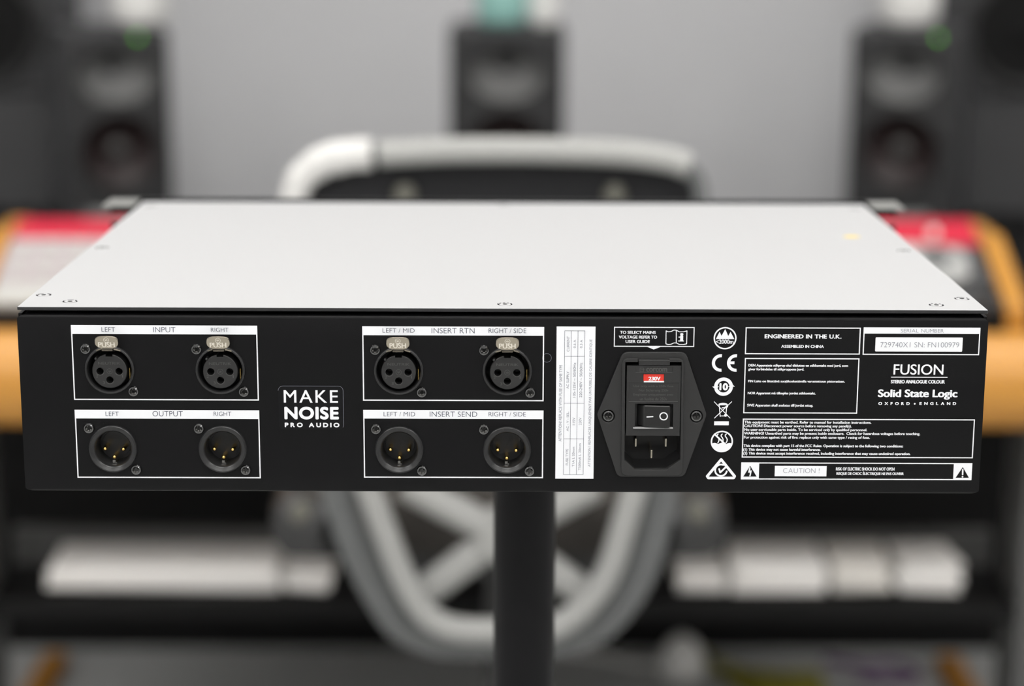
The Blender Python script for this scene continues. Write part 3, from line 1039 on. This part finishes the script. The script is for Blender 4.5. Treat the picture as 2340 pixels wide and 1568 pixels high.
# switch bezel lip + rocker
mb = MB()
p0, p1 = Z3(806, 988), Z3(1163, 1003)
mb.prism([(DY - 0.0009, p1[1]), (DY + 0.0006, p1[1]), (DY + 0.0006, p0[1] - 0.0001), (DY + 0.0001, p0[1] - 0.0001)], p0[0], p1[0], 'yz')
mb.build('bezel_lip', M_LIP, inlet, bevel=0.0001, seg=1)
mb = MB()
xx = [Z3(v, 890)[0] for v in (848, 905, 1136)]
za, zb = Z3(1000, 797)[1], Z3(1000, 988)[1]
prof = [(xx[0], 0.0016), (xx[0], 0.0002), (xx[1], DY - 0.0004), (xx[2], DY - 0.0016), (xx[2], 0.0016)]
mb.prism(prof, zb, za, 'xy')
mb.build('rocker_switch', M_ROCK, inlet, bevel=0.0005, seg=3)
mb = MB()


def on_rock(x):
    t = (x - xx[1]) / (xx[2] - xx[1])
    return DY - 0.0004 - 0.0012 * t - 0.00008


def put(mb_):
    mb_.v = [(a, on_rock(a), b) for a, _, b in mb_.v]


mb.stroke([Z3(927, 898), Z3(986, 893)], 0.00050, 0, cap=False)
q = Z3(1078, 888)
mb.arc(q[0], q[1], 0.00192, 0.00142, 0)
put(mb)
mb.build('switch_marks', M_INK, inlet, fix=False)
for (zx, zy, h, yt) in ((836, 1150, 78, 0.0012), (1106, 1150, 78, 0.0012), (976, 1250, 75, 0.0004)):
    p0, p1 = Z3(zx - 9, zy - h / 2), Z3(zx + 9, zy + h / 2)
    mb = MB()
    mb.box(p0[0], p1[0], yt, 0.0155, p1[1], p0[1])
    mb.build('contact_blade', M_BLADE, inlet, bevel=0.0002, seg=1)
for x, z in SCR:
    s = screw_mesh(0.0027, 0.0009, 4, 0.0015, 0.00055, 'flange_screw', [M_SCREW, M_SCREW2], inlet, (x, -0.0008, z))

# ------------------------------------------------------------------ stand
stand = thing('pole_stand', 'black upright pole stand carrying the rack unit', 'stand', (0.012, 0.155, 0))
mb = MB()
mb.lathe([(0.0168, 0.03), (0.0168, UZ - 0.006)], n=36, axis='z', cap0=True, cap1=True)
mb.build('pole', M_POLE, stand, smooth=40)
mb = MB()
mb.box(-0.11, 0.09, -0.09, 0.10, UZ - 0.006, UZ - 0.0002)
mb.build('top_plate', M_POLE, stand)
mb = MB()
mb.lathe([(0.16, 0.0), (0.16, 0.018), (0.05, 0.032), (0.017, 0.034)], n=40, axis='z', cap0=True, cap1=True)
mb.build('base', M_POLE, stand, smooth=30)


# ------------------------------------------------------------------ studio behind the unit
def AT(x, y, d):
    """a point measured on the photograph at distance d in front of the lens"""
    v = CF + CR * ((x - 1170) / FPX) - CU * ((y - 784) / FPX)
    return CAMP + v * (d / v.y)


# --- office chair, its back towards us
chair = thing('office_chair', 'pale grey framed office chair seen from behind, black back pad and crossed struts', 'chair', (0.0, 1.12, 0))
CO = Vector((0.0, 1.12, 0))
loc = lambda pts, d: [AT(x, y, d) - CO for x, y in pts]


def smoothpath(P, k=4, closed=False):
    out = []
    n_ = len(P)
    rng = range(n_) if closed else range(n_ - 1)
    for i in rng:
        g = (lambda j: P[j % n_]) if closed else (lambda j: P[max(0, min(n_ - 1, j))])
        a, b, c_, d = g(i - 1), g(i), g(i + 1), g(i + 2)
        for j in range(k):
            t = j / k
            out.append(0.5 * ((2 * b) + (c_ - a) * t + (2 * a - 5 * b + 4 * c_ - d) * t * t + (3 * b - a - 3 * c_ + d) * t ** 3))
    if not closed:
        out.append(P[-1])
    return out


outer = [(1145, 344, 11), (1000, 345, 11), (850, 350, 9.5), (745, 366, 9.5), (692, 402, 9.5), (672, 470, 9.5), (684, 620, 15), (712, 820, 16), (745, 1000, 17), (777, 1130, 17), (805, 1215, 18), (842, 1300, 18),
         (880, 1369, 18), (918, 1425, 17), (985, 1468, 13), (1060, 1481, 10), (1145, 1484, 9), (1230, 1481, 10), (1305, 1466, 13), (1372, 1425, 17), (1421, 1369, 18), (1460, 1300, 18), (1486, 1215, 18),
         (1507, 1130, 17), (1540, 1000, 17), (1575, 820, 12), (1598, 620, 8), (1603, 470, 7), (1590, 405, 7), (1540, 366, 9), (1430, 351, 11), (1290, 345, 11)]
P = smoothpath(loc([o[:2] for o in outer], 1.78), 3, True)
R = []
for i in range(len(outer)):
    for j in range(3):
        R.append((outer[i][2] + (outer[(i + 1) % len(outer)][2] - outer[i][2]) * j / 3) * 0.001)
mb = MB()
mb.tube(P, 0.012, 12, closed=True, rad=R)
mb.build('back_frame', M_CHAIR1, chair, smooth=60)
mb = MB()
mb.tube(smoothpath(loc([(866, 352), (1000, 345), (1145, 343), (1290, 345), (1430, 351), (1530, 365), (1572, 380)], 1.768), 4), 0.0115, 12)
mb.build('top_rail', M_CHAIR2, chair, smooth=60)
inner = [(760, 860), (800, 1000), (848, 1130), (880, 1215), (913, 1300), (948, 1369), (988, 1415), (1045, 1438), (1145, 1441), (1248, 1438), (1300, 1414), (1350, 1369), (1393, 1300), (1420, 1215), (1446, 1130), (1490, 1000), (1530, 860)]
mb = MB()
mb.tube(smoothpath(loc(inner, 1.745), 4), 0.0118, 12)
mb.build('inner_tube', M_CHAIR2, chair, smooth=60)
for k, (x, y) in enumerate(((925, 1105), (945, 1372), (1365, 1105), (1342, 1362))):
    mb = MB()
    mb.tube(loc([(1145, 1222), (x, y)], 1.775), 0.0155, 12)
    mb.build('strut', M_CHAIR2, chair, smooth=60)
mb = MB()
mb.lathe([(0.0001, -0.02), (0.02, -0.019), (0.026, -0.008), (0.026, 0.012)], tuple(AT(1145, 1222, 1.775) - CO), 20)
mb.build('strut_hub', M_CHAIR2, chair, smooth=50)
# back pad
pad = [(700, 470), (712, 410), (760, 384), (860, 368), (1000, 362), (1145, 360), (1290, 362), (1430, 368), (1535, 384), (1580, 420), (1590, 470), (1580, 620), (1560, 820), (1530, 980), (1400, 1030), (1145, 1040), (890, 1030), (760, 980), (728, 820), (706, 620)]
mb = MB()
q = loc(pad, 1.80)
mb.prism([(p.x, p.z) for p in q], q[0].y - 0.004, q[0].y + 0.022)
mb.build('back_pad', M_MESHF, chair, bevel=0.006)
for x in (925, 1405):
    p = AT(x, 447, 1.79) - CO
    mb = MB()
    mb.lathe([(0.0001, -0.006), (0.007, -0.005), (0.0105, 0.0), (0.0105, 0.008)], tuple(p), 20)
    mb.build('pad_button', M_PALE, chair, smooth=50)
# seat, column, base
mb = MB()
sy = 0.955 - CO.y
mb.prism(fillet([(-0.205, sy), (0.20, sy), (0.205, sy + 0.235), (-0.21, sy + 0.235)], 0.05), 0.53, 0.586, 'xy')
mb.build('seat', M_SEAT, chair, bevel=0.012, seg=3)
mb = MB()
mb.box(-0.10, 0.10, -0.10, 0.06, 0.485, 0.53)
mb.build('seat_mechanism', M_CHAIRB, chair, bevel=0.01)
mb = MB()
mb.lathe([(0.030, 0.10), (0.030, 0.30), (0.018, 0.30), (0.018, 0.486)], n=20, axis='z', cap0=True, cap1=True)
mb.build('gas_column', M_CHAIRB, chair, smooth=40)
mb = MB()
mb.lathe([(0.045, 0.065), (0.045, 0.115), (0.032, 0.12)], n=20, axis='z', cap0=True, cap1=True)
mb.build('base_hub', M_CHAIRB, chair, smooth=40)
for k in range(5):
    a = radians(54 + 72 * k)
    mb = MB()
    mb.tube([(0.03 * cos(a), 0.03 * sin(a), 0.095), (0.27 * cos(a), 0.27 * sin(a), 0.07)], 0.02, 10, rad=[0.022, 0.013])
    mb.build('base_leg', M_CHAIRB, chair, smooth=50)
    mb = MB()
    mb.lathe([(0.0001, -0.012), (0.02, -0.012), (0.0265, -0.008), (0.0265, 0.008), (0.02, 0.012), (0.0001, 0.012)], n=16)
    cst = mb.build('caster', M_CHAIRB, chair, (0.27 * cos(a), 0.27 * sin(a), 0.0268), smooth=40)
    cst.rotation_euler = (0, 0, a)
# arms
for s, px in ((-1, 690), (1, 1592)):
    b0 = AT(770 if s < 0 else 1512, 1215, 1.80) - CO
    b1 = AT(px - s * -10, 1195, 1.83) - CO
    mb = MB()
    mb.tube([b0, b1], 0.03, 12, rad=[0.026, 0.034])
    mb.tube([b1, b1 + Vector((s * 0.01, 0.06, -0.012)), b1 + Vector((s * 0.012, 0.17, -0.005))], 0.022, 10)
    mb.build('arm_bracket', M_CHAIRB, chair, smooth=60)
    p = AT(px, 1178, 1.795) - CO
    mb = MB()
    mb.lathe([(0.0001, -0.004), (0.009, -0.003), (0.0115, 0.002), (0.0115, 0.012)], tuple(p), 20)
    mb.build('arm_bolt', M_PALE, chair, smooth=50)

# cloth over the left corner of the backrest
cl = [(672, 470), (674, 440), (692, 402), (720, 380), (745, 366), (795, 356), (850, 352)]
mb = MB()
path = smoothpath([AT(x, y, 1.78) for x, y in cl], 5)
rad = [0.0115 + 0.003 * min(1, i / 18) + 0.0006 * sin(i * 0.9) for i in range(len(path))]
rad[-2] *= 0.94
rad[-1] *= 0.86
mb.tube(path, 0.018, 14, rad=rad)
o = mb.build('cloth', M_CLOTH, smooth=70)
tag(o, 'white cloth hung over the left top corner of the office chair', 'cloth')

# --- mixing console
con = thing('mixing_console', 'wide black mixing console with orange wooden armrest and end cheeks behind the chair', 'console', (0, 1.45, 0))
CY = 1.45
mb = MB()
ap = [(1.275 - CY + 0.0535 * cos(radians(a)), 0.631 + 0.0535 * sin(radians(a))) for a in range(0, 360, 10)]
mb.prism(ap, -0.70, 0.70, 'yz')
mb.build('armrest', M_WOOD, con, smooth=30)
DK = lambda y: 0.690 + (y - 1.335) * 0.385
mb = MB()
mb.prism([(1.3355 - CY, 0.60), (1.3355 - CY, DK(1.3355)), (1.51 - CY, DK(1.51)), (1.56 - CY, DK(1.51)), (1.60 - CY, 0.60)], -0.5895, 0.5715, 'yz')
mb.build('deck', M_BLACK, con)
for s in (-1, 1):
    mb = MB()
    ck = fillet([(1.3365 - CY, 0.60), (1.3365 - CY, DK(1.3365) + 0.012), (1.475 - CY, DK(1.475) + 0.018), (1.60 - CY, DK(1.475) + 0.018), (1.60 - CY, 0.60)], [0.0, 0.006, 0.02, 0.02, 0])
    mb.prism(ck, -0.5900 if s < 0 else 0.5720, -0.616 if s < 0 else 0.598, 'yz')
    mb.build('end_cheek', M_WOOD, con, bevel=0.005)
mb = MB()
mb.box(-0.95, 0.95, 1.601 - CY, 2.70 - CY, 0.565, 0.60)
mb.build('rear_shelf', M_BLACK, con)
mb = MB()
mb.box(-1.1, 1.1, 2.078 - CY, 2.10 - CY, 0, 0.564)
mb.build('back_board', M_BLACK, con)
for s in (-1, 1):
    mb = MB()
    mb.box(min(s * 0.606, s * 0.655), max(s * 0.606, s * 0.655), 1.335 - CY, 1.43 - CY, 0.0, 0.599)
    mb.build('leg', M_MGREY, con, bevel=0.004)
    mb = MB()
    mb.box(min(s * 0.667, s * 0.703), max(s * 0.667, s * 0.703), 1.42 - CY, 2.01 - CY, 0.0, 0.022)
    mb.build('foot_rail', M_WOOD, con, bevel=0.006)
mb = MB()
mb.box(-0.605, 0.605, 1.3455 - CY, 1.49 - CY, 0.322, 0.3455)
mb.build('lower_shelf', M_BLACK, con)
mb = MB()
mb.box(-0.605, 0.605, 1.47 - CY, 1.49 - CY, 0.3457, 0.39)
mb.build('shelf_rail', M_MGREY, con)

# control modules lying on the sloped deck
TL = math.atan(0.385)


def module(name, label, x0, x1, group):
    t = thing(name, label, 'controller', ((x0 + x1) / 2, 1.340, DK(1.340) + 0.0006), 0, group)
    t.rotation_euler = (TL, 0, 0)
    return t, (x1 - x0) / 2


GRP = 'controllers on the console deck'
t, h = module('control_surface', 'pinkish white control surface with crimson top strip at the left of the console', -0.587, -0.285, GRP)
mb = MB()
mb.box(-h, h, 0.045, 0.143, 0, 0.012)
mb.build('body', M_PINKW, t, bevel=0.002)
mb = MB()
mb.box(-h, h, 0.1435, 0.185, 0, 0.014)
mb.build('top_strip', M_REDP, t, bevel=0.002)
mb = MB()
mb.box(-h + 0.075, h, 0.002, 0.0445, 0, 0.010)
mb.build('dark_strip', M_DGREY, t, bevel=0.002)
key = None
for k in range(9):
    for r_ in range(3):
        if key is None:
            mb = MB()
            mb.box(-0.009, 0.009, -0.008, 0.008, 0, 0.004)
            key = mb.build('key', M_KEY, t, (-h + 0.022 + 0.031 * k, 0.062 + 0.03 * r_, 0.0121), bevel=0.0015)
        else:
            dup(key, t, (-h + 0.022 + 0.031 * k, 0.062 + 0.03 * r_, 0.0121))
t, h = module('control_surface', 'dark control surface with crimson top strip at the right of the console', 0.280, 0.568, GRP)
mb = MB()
mb.box(-h, h, 0.003, 0.132, 0, 0.012)
mb.build('body', M_DGREY, t, bevel=0.002)
mb = MB()
mb.box(-h, h, 0.1325, 0.192, 0, 0.014)
mb.build('top_strip', M_REDP, t, bevel=0.002)
kn = None
for k in range(8):
    if kn is None:
        mb = MB()
        mb.lathe([(0.009, 0), (0.008, 0.012), (0.007, 0.013), (0.0001, 0.0132)], n=16, axis='z')
        kn = mb.build('knob', M_CHAIRB, t, (-h + 0.02 + 0.036 * k, 0.022, 0.0121), smooth=40)
    else:
        dup(kn, t, (-h + 0.02 + 0.036 * k, 0.022, 0.0121))
mb = MB()
p = AT(2130, 520, 2.36)
mb.lathe([(0.006, 0), (0.006, 0.008), (0.005, 0.010), (0.0001, 0.011)], n=16, axis='z')
mb.build('white_knob', M_CER, t, (p.x - 0.424, 0.150, 0.0141), smooth=40)
# pale pad lying on the right module
o_ = thing('trackball', 'pale grey rounded trackball device on the right control surface', 'trackball', (0.508, 1.340, DK(1.340) + 0.0006))
o_.rotation_euler = (TL, 0, 0)
mb = MB()
mb.prism(fillet([(-0.075, 0.050), (0.033, 0.036), (0.036, 0.112), (-0.06, 0.128)], 0.025), 0.0122, 0.024, 'xy')
mb.build('body', M_LGREY, o_, bevel=0.005)
mb = MB()
mb.lathe([(0.018, 0.0), (0.017, 0.006), (0.011, 0.012), (0.0001, 0.015)], (-0.005, 0.082, 0.0238), 20, 'z')
mb.build('ball', M_CHAIR1, o_, smooth=60)
# sheet at the near left corner of the deck
mb = MB()
mb.box(-0.037, 0.035, 0.003, 0.044, 0.0, 0.010)
o = mb.build('notepad', M_KEY, None, (-0.548, 1.340, DK(1.340) + 0.0006), bevel=0.001)
o.rotation_euler = (TL, 0, 0)
tag(o, 'small white notepad at the near left corner of the console deck', 'notepad')

# --- paper on the lower shelf
def stack(label, x0, x1, h, d, seed, m=M_PAPER, y0=1.372, rough=0.004, nn=7):
    random.seed(seed)
    t_ = thing('paper_stack', label, 'paper', ((x0 + x1) / 2, y0, 0.3458), 0, 'paper on the lower shelf')
    a = (x1 - x0) / 2
    for k in range(nn):
        j = lambda: random.uniform(-rough, rough)
        mb_ = MB()
        z0_, z1_ = h * k / nn, h * (k + 0.94) / nn
        mb_.prism([(-a + j(), 0.004 + j()), (a + j(), 0.004 + j()), (a + j(), d + j()), (-a + j(), d + j())], z0_, z1_, 'xy')
        mb_.build('sheaf', m, t_)
    return t_


stack('tall neat stack of white paper at the left end of the lower shelf', -0.540, -0.268, 0.031, 0.085, 1)
stack('low short stack of white paper beside the neat one, near the chair', -0.262, -0.206, 0.020, 0.075, 2)
stack('low ragged paper stack nearest the chair on the right of the lower shelf', 0.212, 0.266, 0.022, 0.08, 3, M_PAPER, rough=0.004)
stack('ragged paper stack second from the chair on the right of the lower shelf', 0.274, 0.385, 0.037, 0.085, 4, M_PAPER, rough=0.004)
stack('ragged warm white paper stack in the middle of the right half of the lower shelf', 0.395, 0.462, 0.036, 0.085, 5, M_PAPER2, rough=0.0045)
stack('ragged paper stack at the far right end of the lower shelf', 0.473, 0.545, 0.037, 0.085, 6, M_PAPER, rough=0.005)


# --- loudspeakers on the rear shelf
def speaker(label, x, w_, h_, rz, led=0.034, port=1):
    d_ = 0.24
    t_ = thing('monitor_speaker', label, 'speaker', (x, 2.421, 0.6003), rz, 'small monitor speakers')
    mb_ = MB()
    mb_.box(-w_ / 2, w_ / 2, 0.0, d_, 0, h_)
    cab_ = mb_.build('cabinet', M_CAB, t_)
    b_ = MB()
    b_.box(-w_ / 2 + 0.004, w_ / 2 - 0.004, -0.012, 0.0005, 0.004, h_ - 0.004)
    baf = b_.build('baffle', M_BAFF, t_)
    zt, zw = h_ - 0.062, h_ - 0.198
    rw = min(w_ * 0.40, 0.072)
    for o_ in (baf, cab_):
        c_ = MB()
        c_.lathe([(0.062, -0.03), (0.062, 0.05)], (0, 0, zt - 0.012), 36, sz=0.72, cap0=True, cap1=True)
        c_.lathe([(rw * 0.84, -0.03), (rw * 0.84, 0.05)], (0, 0, zw), 36, cap0=True, cap1=True)
        cut(o_, c_)
    bv_ = cab_.modifiers.new('bevel', 'BEVEL')
    bv_.width, bv_.segments, bv_.limit_method = 0.005, 2, 'ANGLE'
    bv_.angle_limit = radians(60)
    bv_ = baf.modifiers.new('bevel', 'BEVEL')
    bv_.width, bv_.segments, bv_.limit_method = 0.003, 2, 'ANGLE'
    mb_ = MB()
    mb_.lathe([(0.0615, -0.0115), (0.053, 0.004), (0.038, 0.020), (0.020, 0.029), (0.0145, 0.0305)], (0, -0.0, zt - 0.012), 36, sz=0.72)
    g_ = mb_.build('waveguide', M_WG, t_, smooth=60)
    for v in g_.data.vertices:              # horn throat sits above the middle of its mouth
        v.co.z += 0.012 * max(0.0, (v.co.y + 0.0115) / 0.042)
    mb_ = MB()
    mb_.lathe([(0.0001, 0.0225), (0.007, 0.0240), (0.0125, 0.0290), (0.0145, 0.0308)], (0, 0, zt), 24)
    mb_.build('tweeter', M_RUBBER, t_, smooth=60)
    mb_ = MB()
    mb_.lathe([(rw, -0.0122), (rw * 0.96, -0.0165), (rw * 0.86, -0.0165), (rw * 0.82, -0.0125)], (0, 0, zw), 40)
    mb_.build('surround', M_RUBBER, t_, smooth=60)
    mb_ = MB()
    mb_.lathe([(rw * 0.835, -0.0128), (rw * 0.60, 0.004), (rw * 0.30, 0.016)], (0, 0, zw), 40)
    mb_.build('cone', M_CONER if port else M_CONE, t_, smooth=60)
    mb_ = MB()
    mb_.lathe([(rw * 0.31, 0.0162), (rw * 0.28, 0.006), (rw * 0.16, 0.000), (0.0001, -0.002)], (0, 0, zw), 28)
    mb_.build('dust_cap', M_DUST, t_, smooth=60)
    # sloping lip of the slot port at the foot
    mb_ = MB()
    mb_.prism([(-0.0125, 0.010), (-0.026, 0.008), (-0.0125, 0.044)], -w_ * 0.33, w_ * 0.30, 'yz')
    mb_.build('port_lip', M_WG, t_)
    if led:
        mb_ = MB()
        mb_.lathe([(0.0026, -0.0120), (0.0024, -0.0136), (0.0001, -0.0140)], (led, 0, h_ - 0.011), 16)
        mb_.build('power_light', M_LED, t_)
    return t_


speaker('small black monitor speaker at the left with a green light and white mug on top', -0.640, 0.178, 0.340, radians(18), 0.036)
speaker('small black monitor speaker in the middle, above the office chair', 0.004, 0.192, 0.346, 0.0, led=0)
speaker('small black monitor speaker at the right with a green light and white mug on top', 0.660, 0.178, 0.346, radians(-18), 0.053)

# --- large speakers on plinths, cut by the frame
for s, word in ((-1, 'left'), (1, 'right')):
    t = thing('speaker_plinth', 'dark grey plinth under the large speaker at the %s edge' % word, 'plinth', (s * 0.98, 2.80, 0), group='speaker plinths')
    mb = MB()
    mb.box(-0.24, 0.24, -0.012, 0.36, 0.0, 0.78)
    mb.build('body', M_DGREY, t, bevel=0.006)
    mb = MB()
    mb.box(-0.25, 0.25, -0.012, 0.37, 0.7805, 0.795)
    mb.build('top_board', M_DGREY, t, bevel=0.003)
    t = thing('large_speaker', 'large dark loudspeaker with black woofer at the %s edge' % word, 'speaker', (s * 0.955, 2.80, 0.7955), radians(-s * 8), group='large speakers')
    mb = MB()
    mb.box(-0.16, 0.16, 0, 0.30, 0, 0.44)
    mb.build('cabinet', M_CAB, t, bevel=0.008)
    mb = MB()
    mb.lathe([(0.112, -0.0005), (0.106, -0.007), (0.094, -0.007), (0.09, -0.001)], (0, 0, 0.125), 40)
    mb.build('surround', M_RUBBER, t, smooth=60)
    mb = MB()
    mb.lathe([(0.0905, -0.0012), (0.03, -0.0008), (0.028, -0.006), (0.0001, -0.012)], (0, 0, 0.125), 40)
    mb.build('cone', M_BLACK, t, smooth=50)
    mb = MB()
    mb.lathe([(0.045, -0.0005), (0.044, -0.004), (0.02, -0.003), (0.0001, -0.007)], (0, 0, 0.345), 28)
    mb.build('tweeter', M_RUBBER, t, smooth=50)


# --- mugs and cups on the speakers
def mug(name, label, x, y, z, r, h_, m_, handle, group=None):
    t_ = thing(name, label, 'cup', (x, y, z), handle or 0, group)
    mb_ = MB()
    mb_.lathe([(0.0001, 0.0), (r * 0.72, 0.0), (r * 0.9, 0.006), (r, 0.02), (r, h_), (r - 0.003, h_), (r - 0.004, 0.02), (0.0001, 0.008)], n=36, axis='z')
    mb_.build('body', m_, t_, smooth=50)
    if handle is not None:
        mb_ = MB()
        mb_.tube(smoothpath([Vector((r - 0.002, 0, h_ * 0.8)), Vector((r + 0.02, 0, h_ * 0.75)), Vector((r + 0.024, 0, h_ * 0.5)), Vector((r + 0.012, 0, h_ * 0.27)), Vector((r - 0.002, 0, h_ * 0.22))], 4), 0.0045, 8)
        mb_.build('handle', m_, t_, smooth=60)
    return t_


mug('mug', 'white mug standing on the left monitor speaker', -0.613, 2.525, 0.9407, 0.050, 0.10, M_CER, 2.2, 'white mugs')
mug('mug', 'white mug standing on the right monitor speaker', 0.684, 2.525, 0.9467, 0.050, 0.10, M_CER, 1.2, 'white mugs')
mug('tumbler', 'teal tumbler standing on the middle monitor speaker', -0.004, 2.50, 0.9467, 0.044, 0.12, M_TEAL, None)
mug('beaker', 'slim white beaker beside the teal tumbler on the middle speaker', 0.068, 2.50, 0.9467, 0.022, 0.12, M_CER, None)

# --- things on the floor
t = thing('power_adapter', 'white rounded power adapter on the carpet right of the stand', 'adapter', (0.275, 1.985, 0))
mb = MB()
mb.lathe([(0.0001, 0.0), (0.034, 0.0), (0.037, 0.008), (0.032, 0.03), (0.020, 0.05), (0.008, 0.058), (0.0001, 0.059)], n=24, axis='z')
mb.build('body', M_CER, t, smooth=60)
mb = MB()
mb.tube(smoothpath([Vector((-0.03, 0, 0.012)), Vector((-0.07, 0.02, 0.005)), Vector((-0.12, 0.05, 0.005)), Vector((-0.2, 0.07, 0.005))], 4), 0.004, 8)
mb.build('lead', M_CER, t, smooth=60)
mb = MB()
for k in range(5):
    mb.tube(smoothpath([Vector((0.31 + 0.008 * k, 2.04 - 0.022 * k, 0.0085)), Vector((0.335 + 0.006 * k, 1.985 - 0.02 * k, 0.0085)), Vector((0.38, 1.952 - 0.018 * k, 0.0085)), Vector((0.43, 1.945 - 0.018 * k, 0.0085)), Vector((0.48, 1.95 - 0.020 * k, 0.0085))], 4), 0.0085, 8)
o = mb.build('cable', M_CABLEY, smooth=60)
tag(o, 'loops of dull yellow cable on the carpet by the white adapter', 'cable', 'cables on the carpet')
mb = MB()
mb.tube(smoothpath([Vector((0.50, 2.02, 0.0065)), Vector((0.56, 1.99, 0.0065)), Vector((0.60, 2.0, 0.0065)), Vector((0.63, 1.97, 0.0065)), Vector((0.60, 1.93, 0.0065)), Vector((0.54, 1.94, 0.0065))], 4), 0.0065, 8)
o = mb.build('cable', M_PURPLE, smooth=60)
tag(o, 'purple cable curled on the carpet near the right wooden foot', 'cable', 'cables on the carpet')
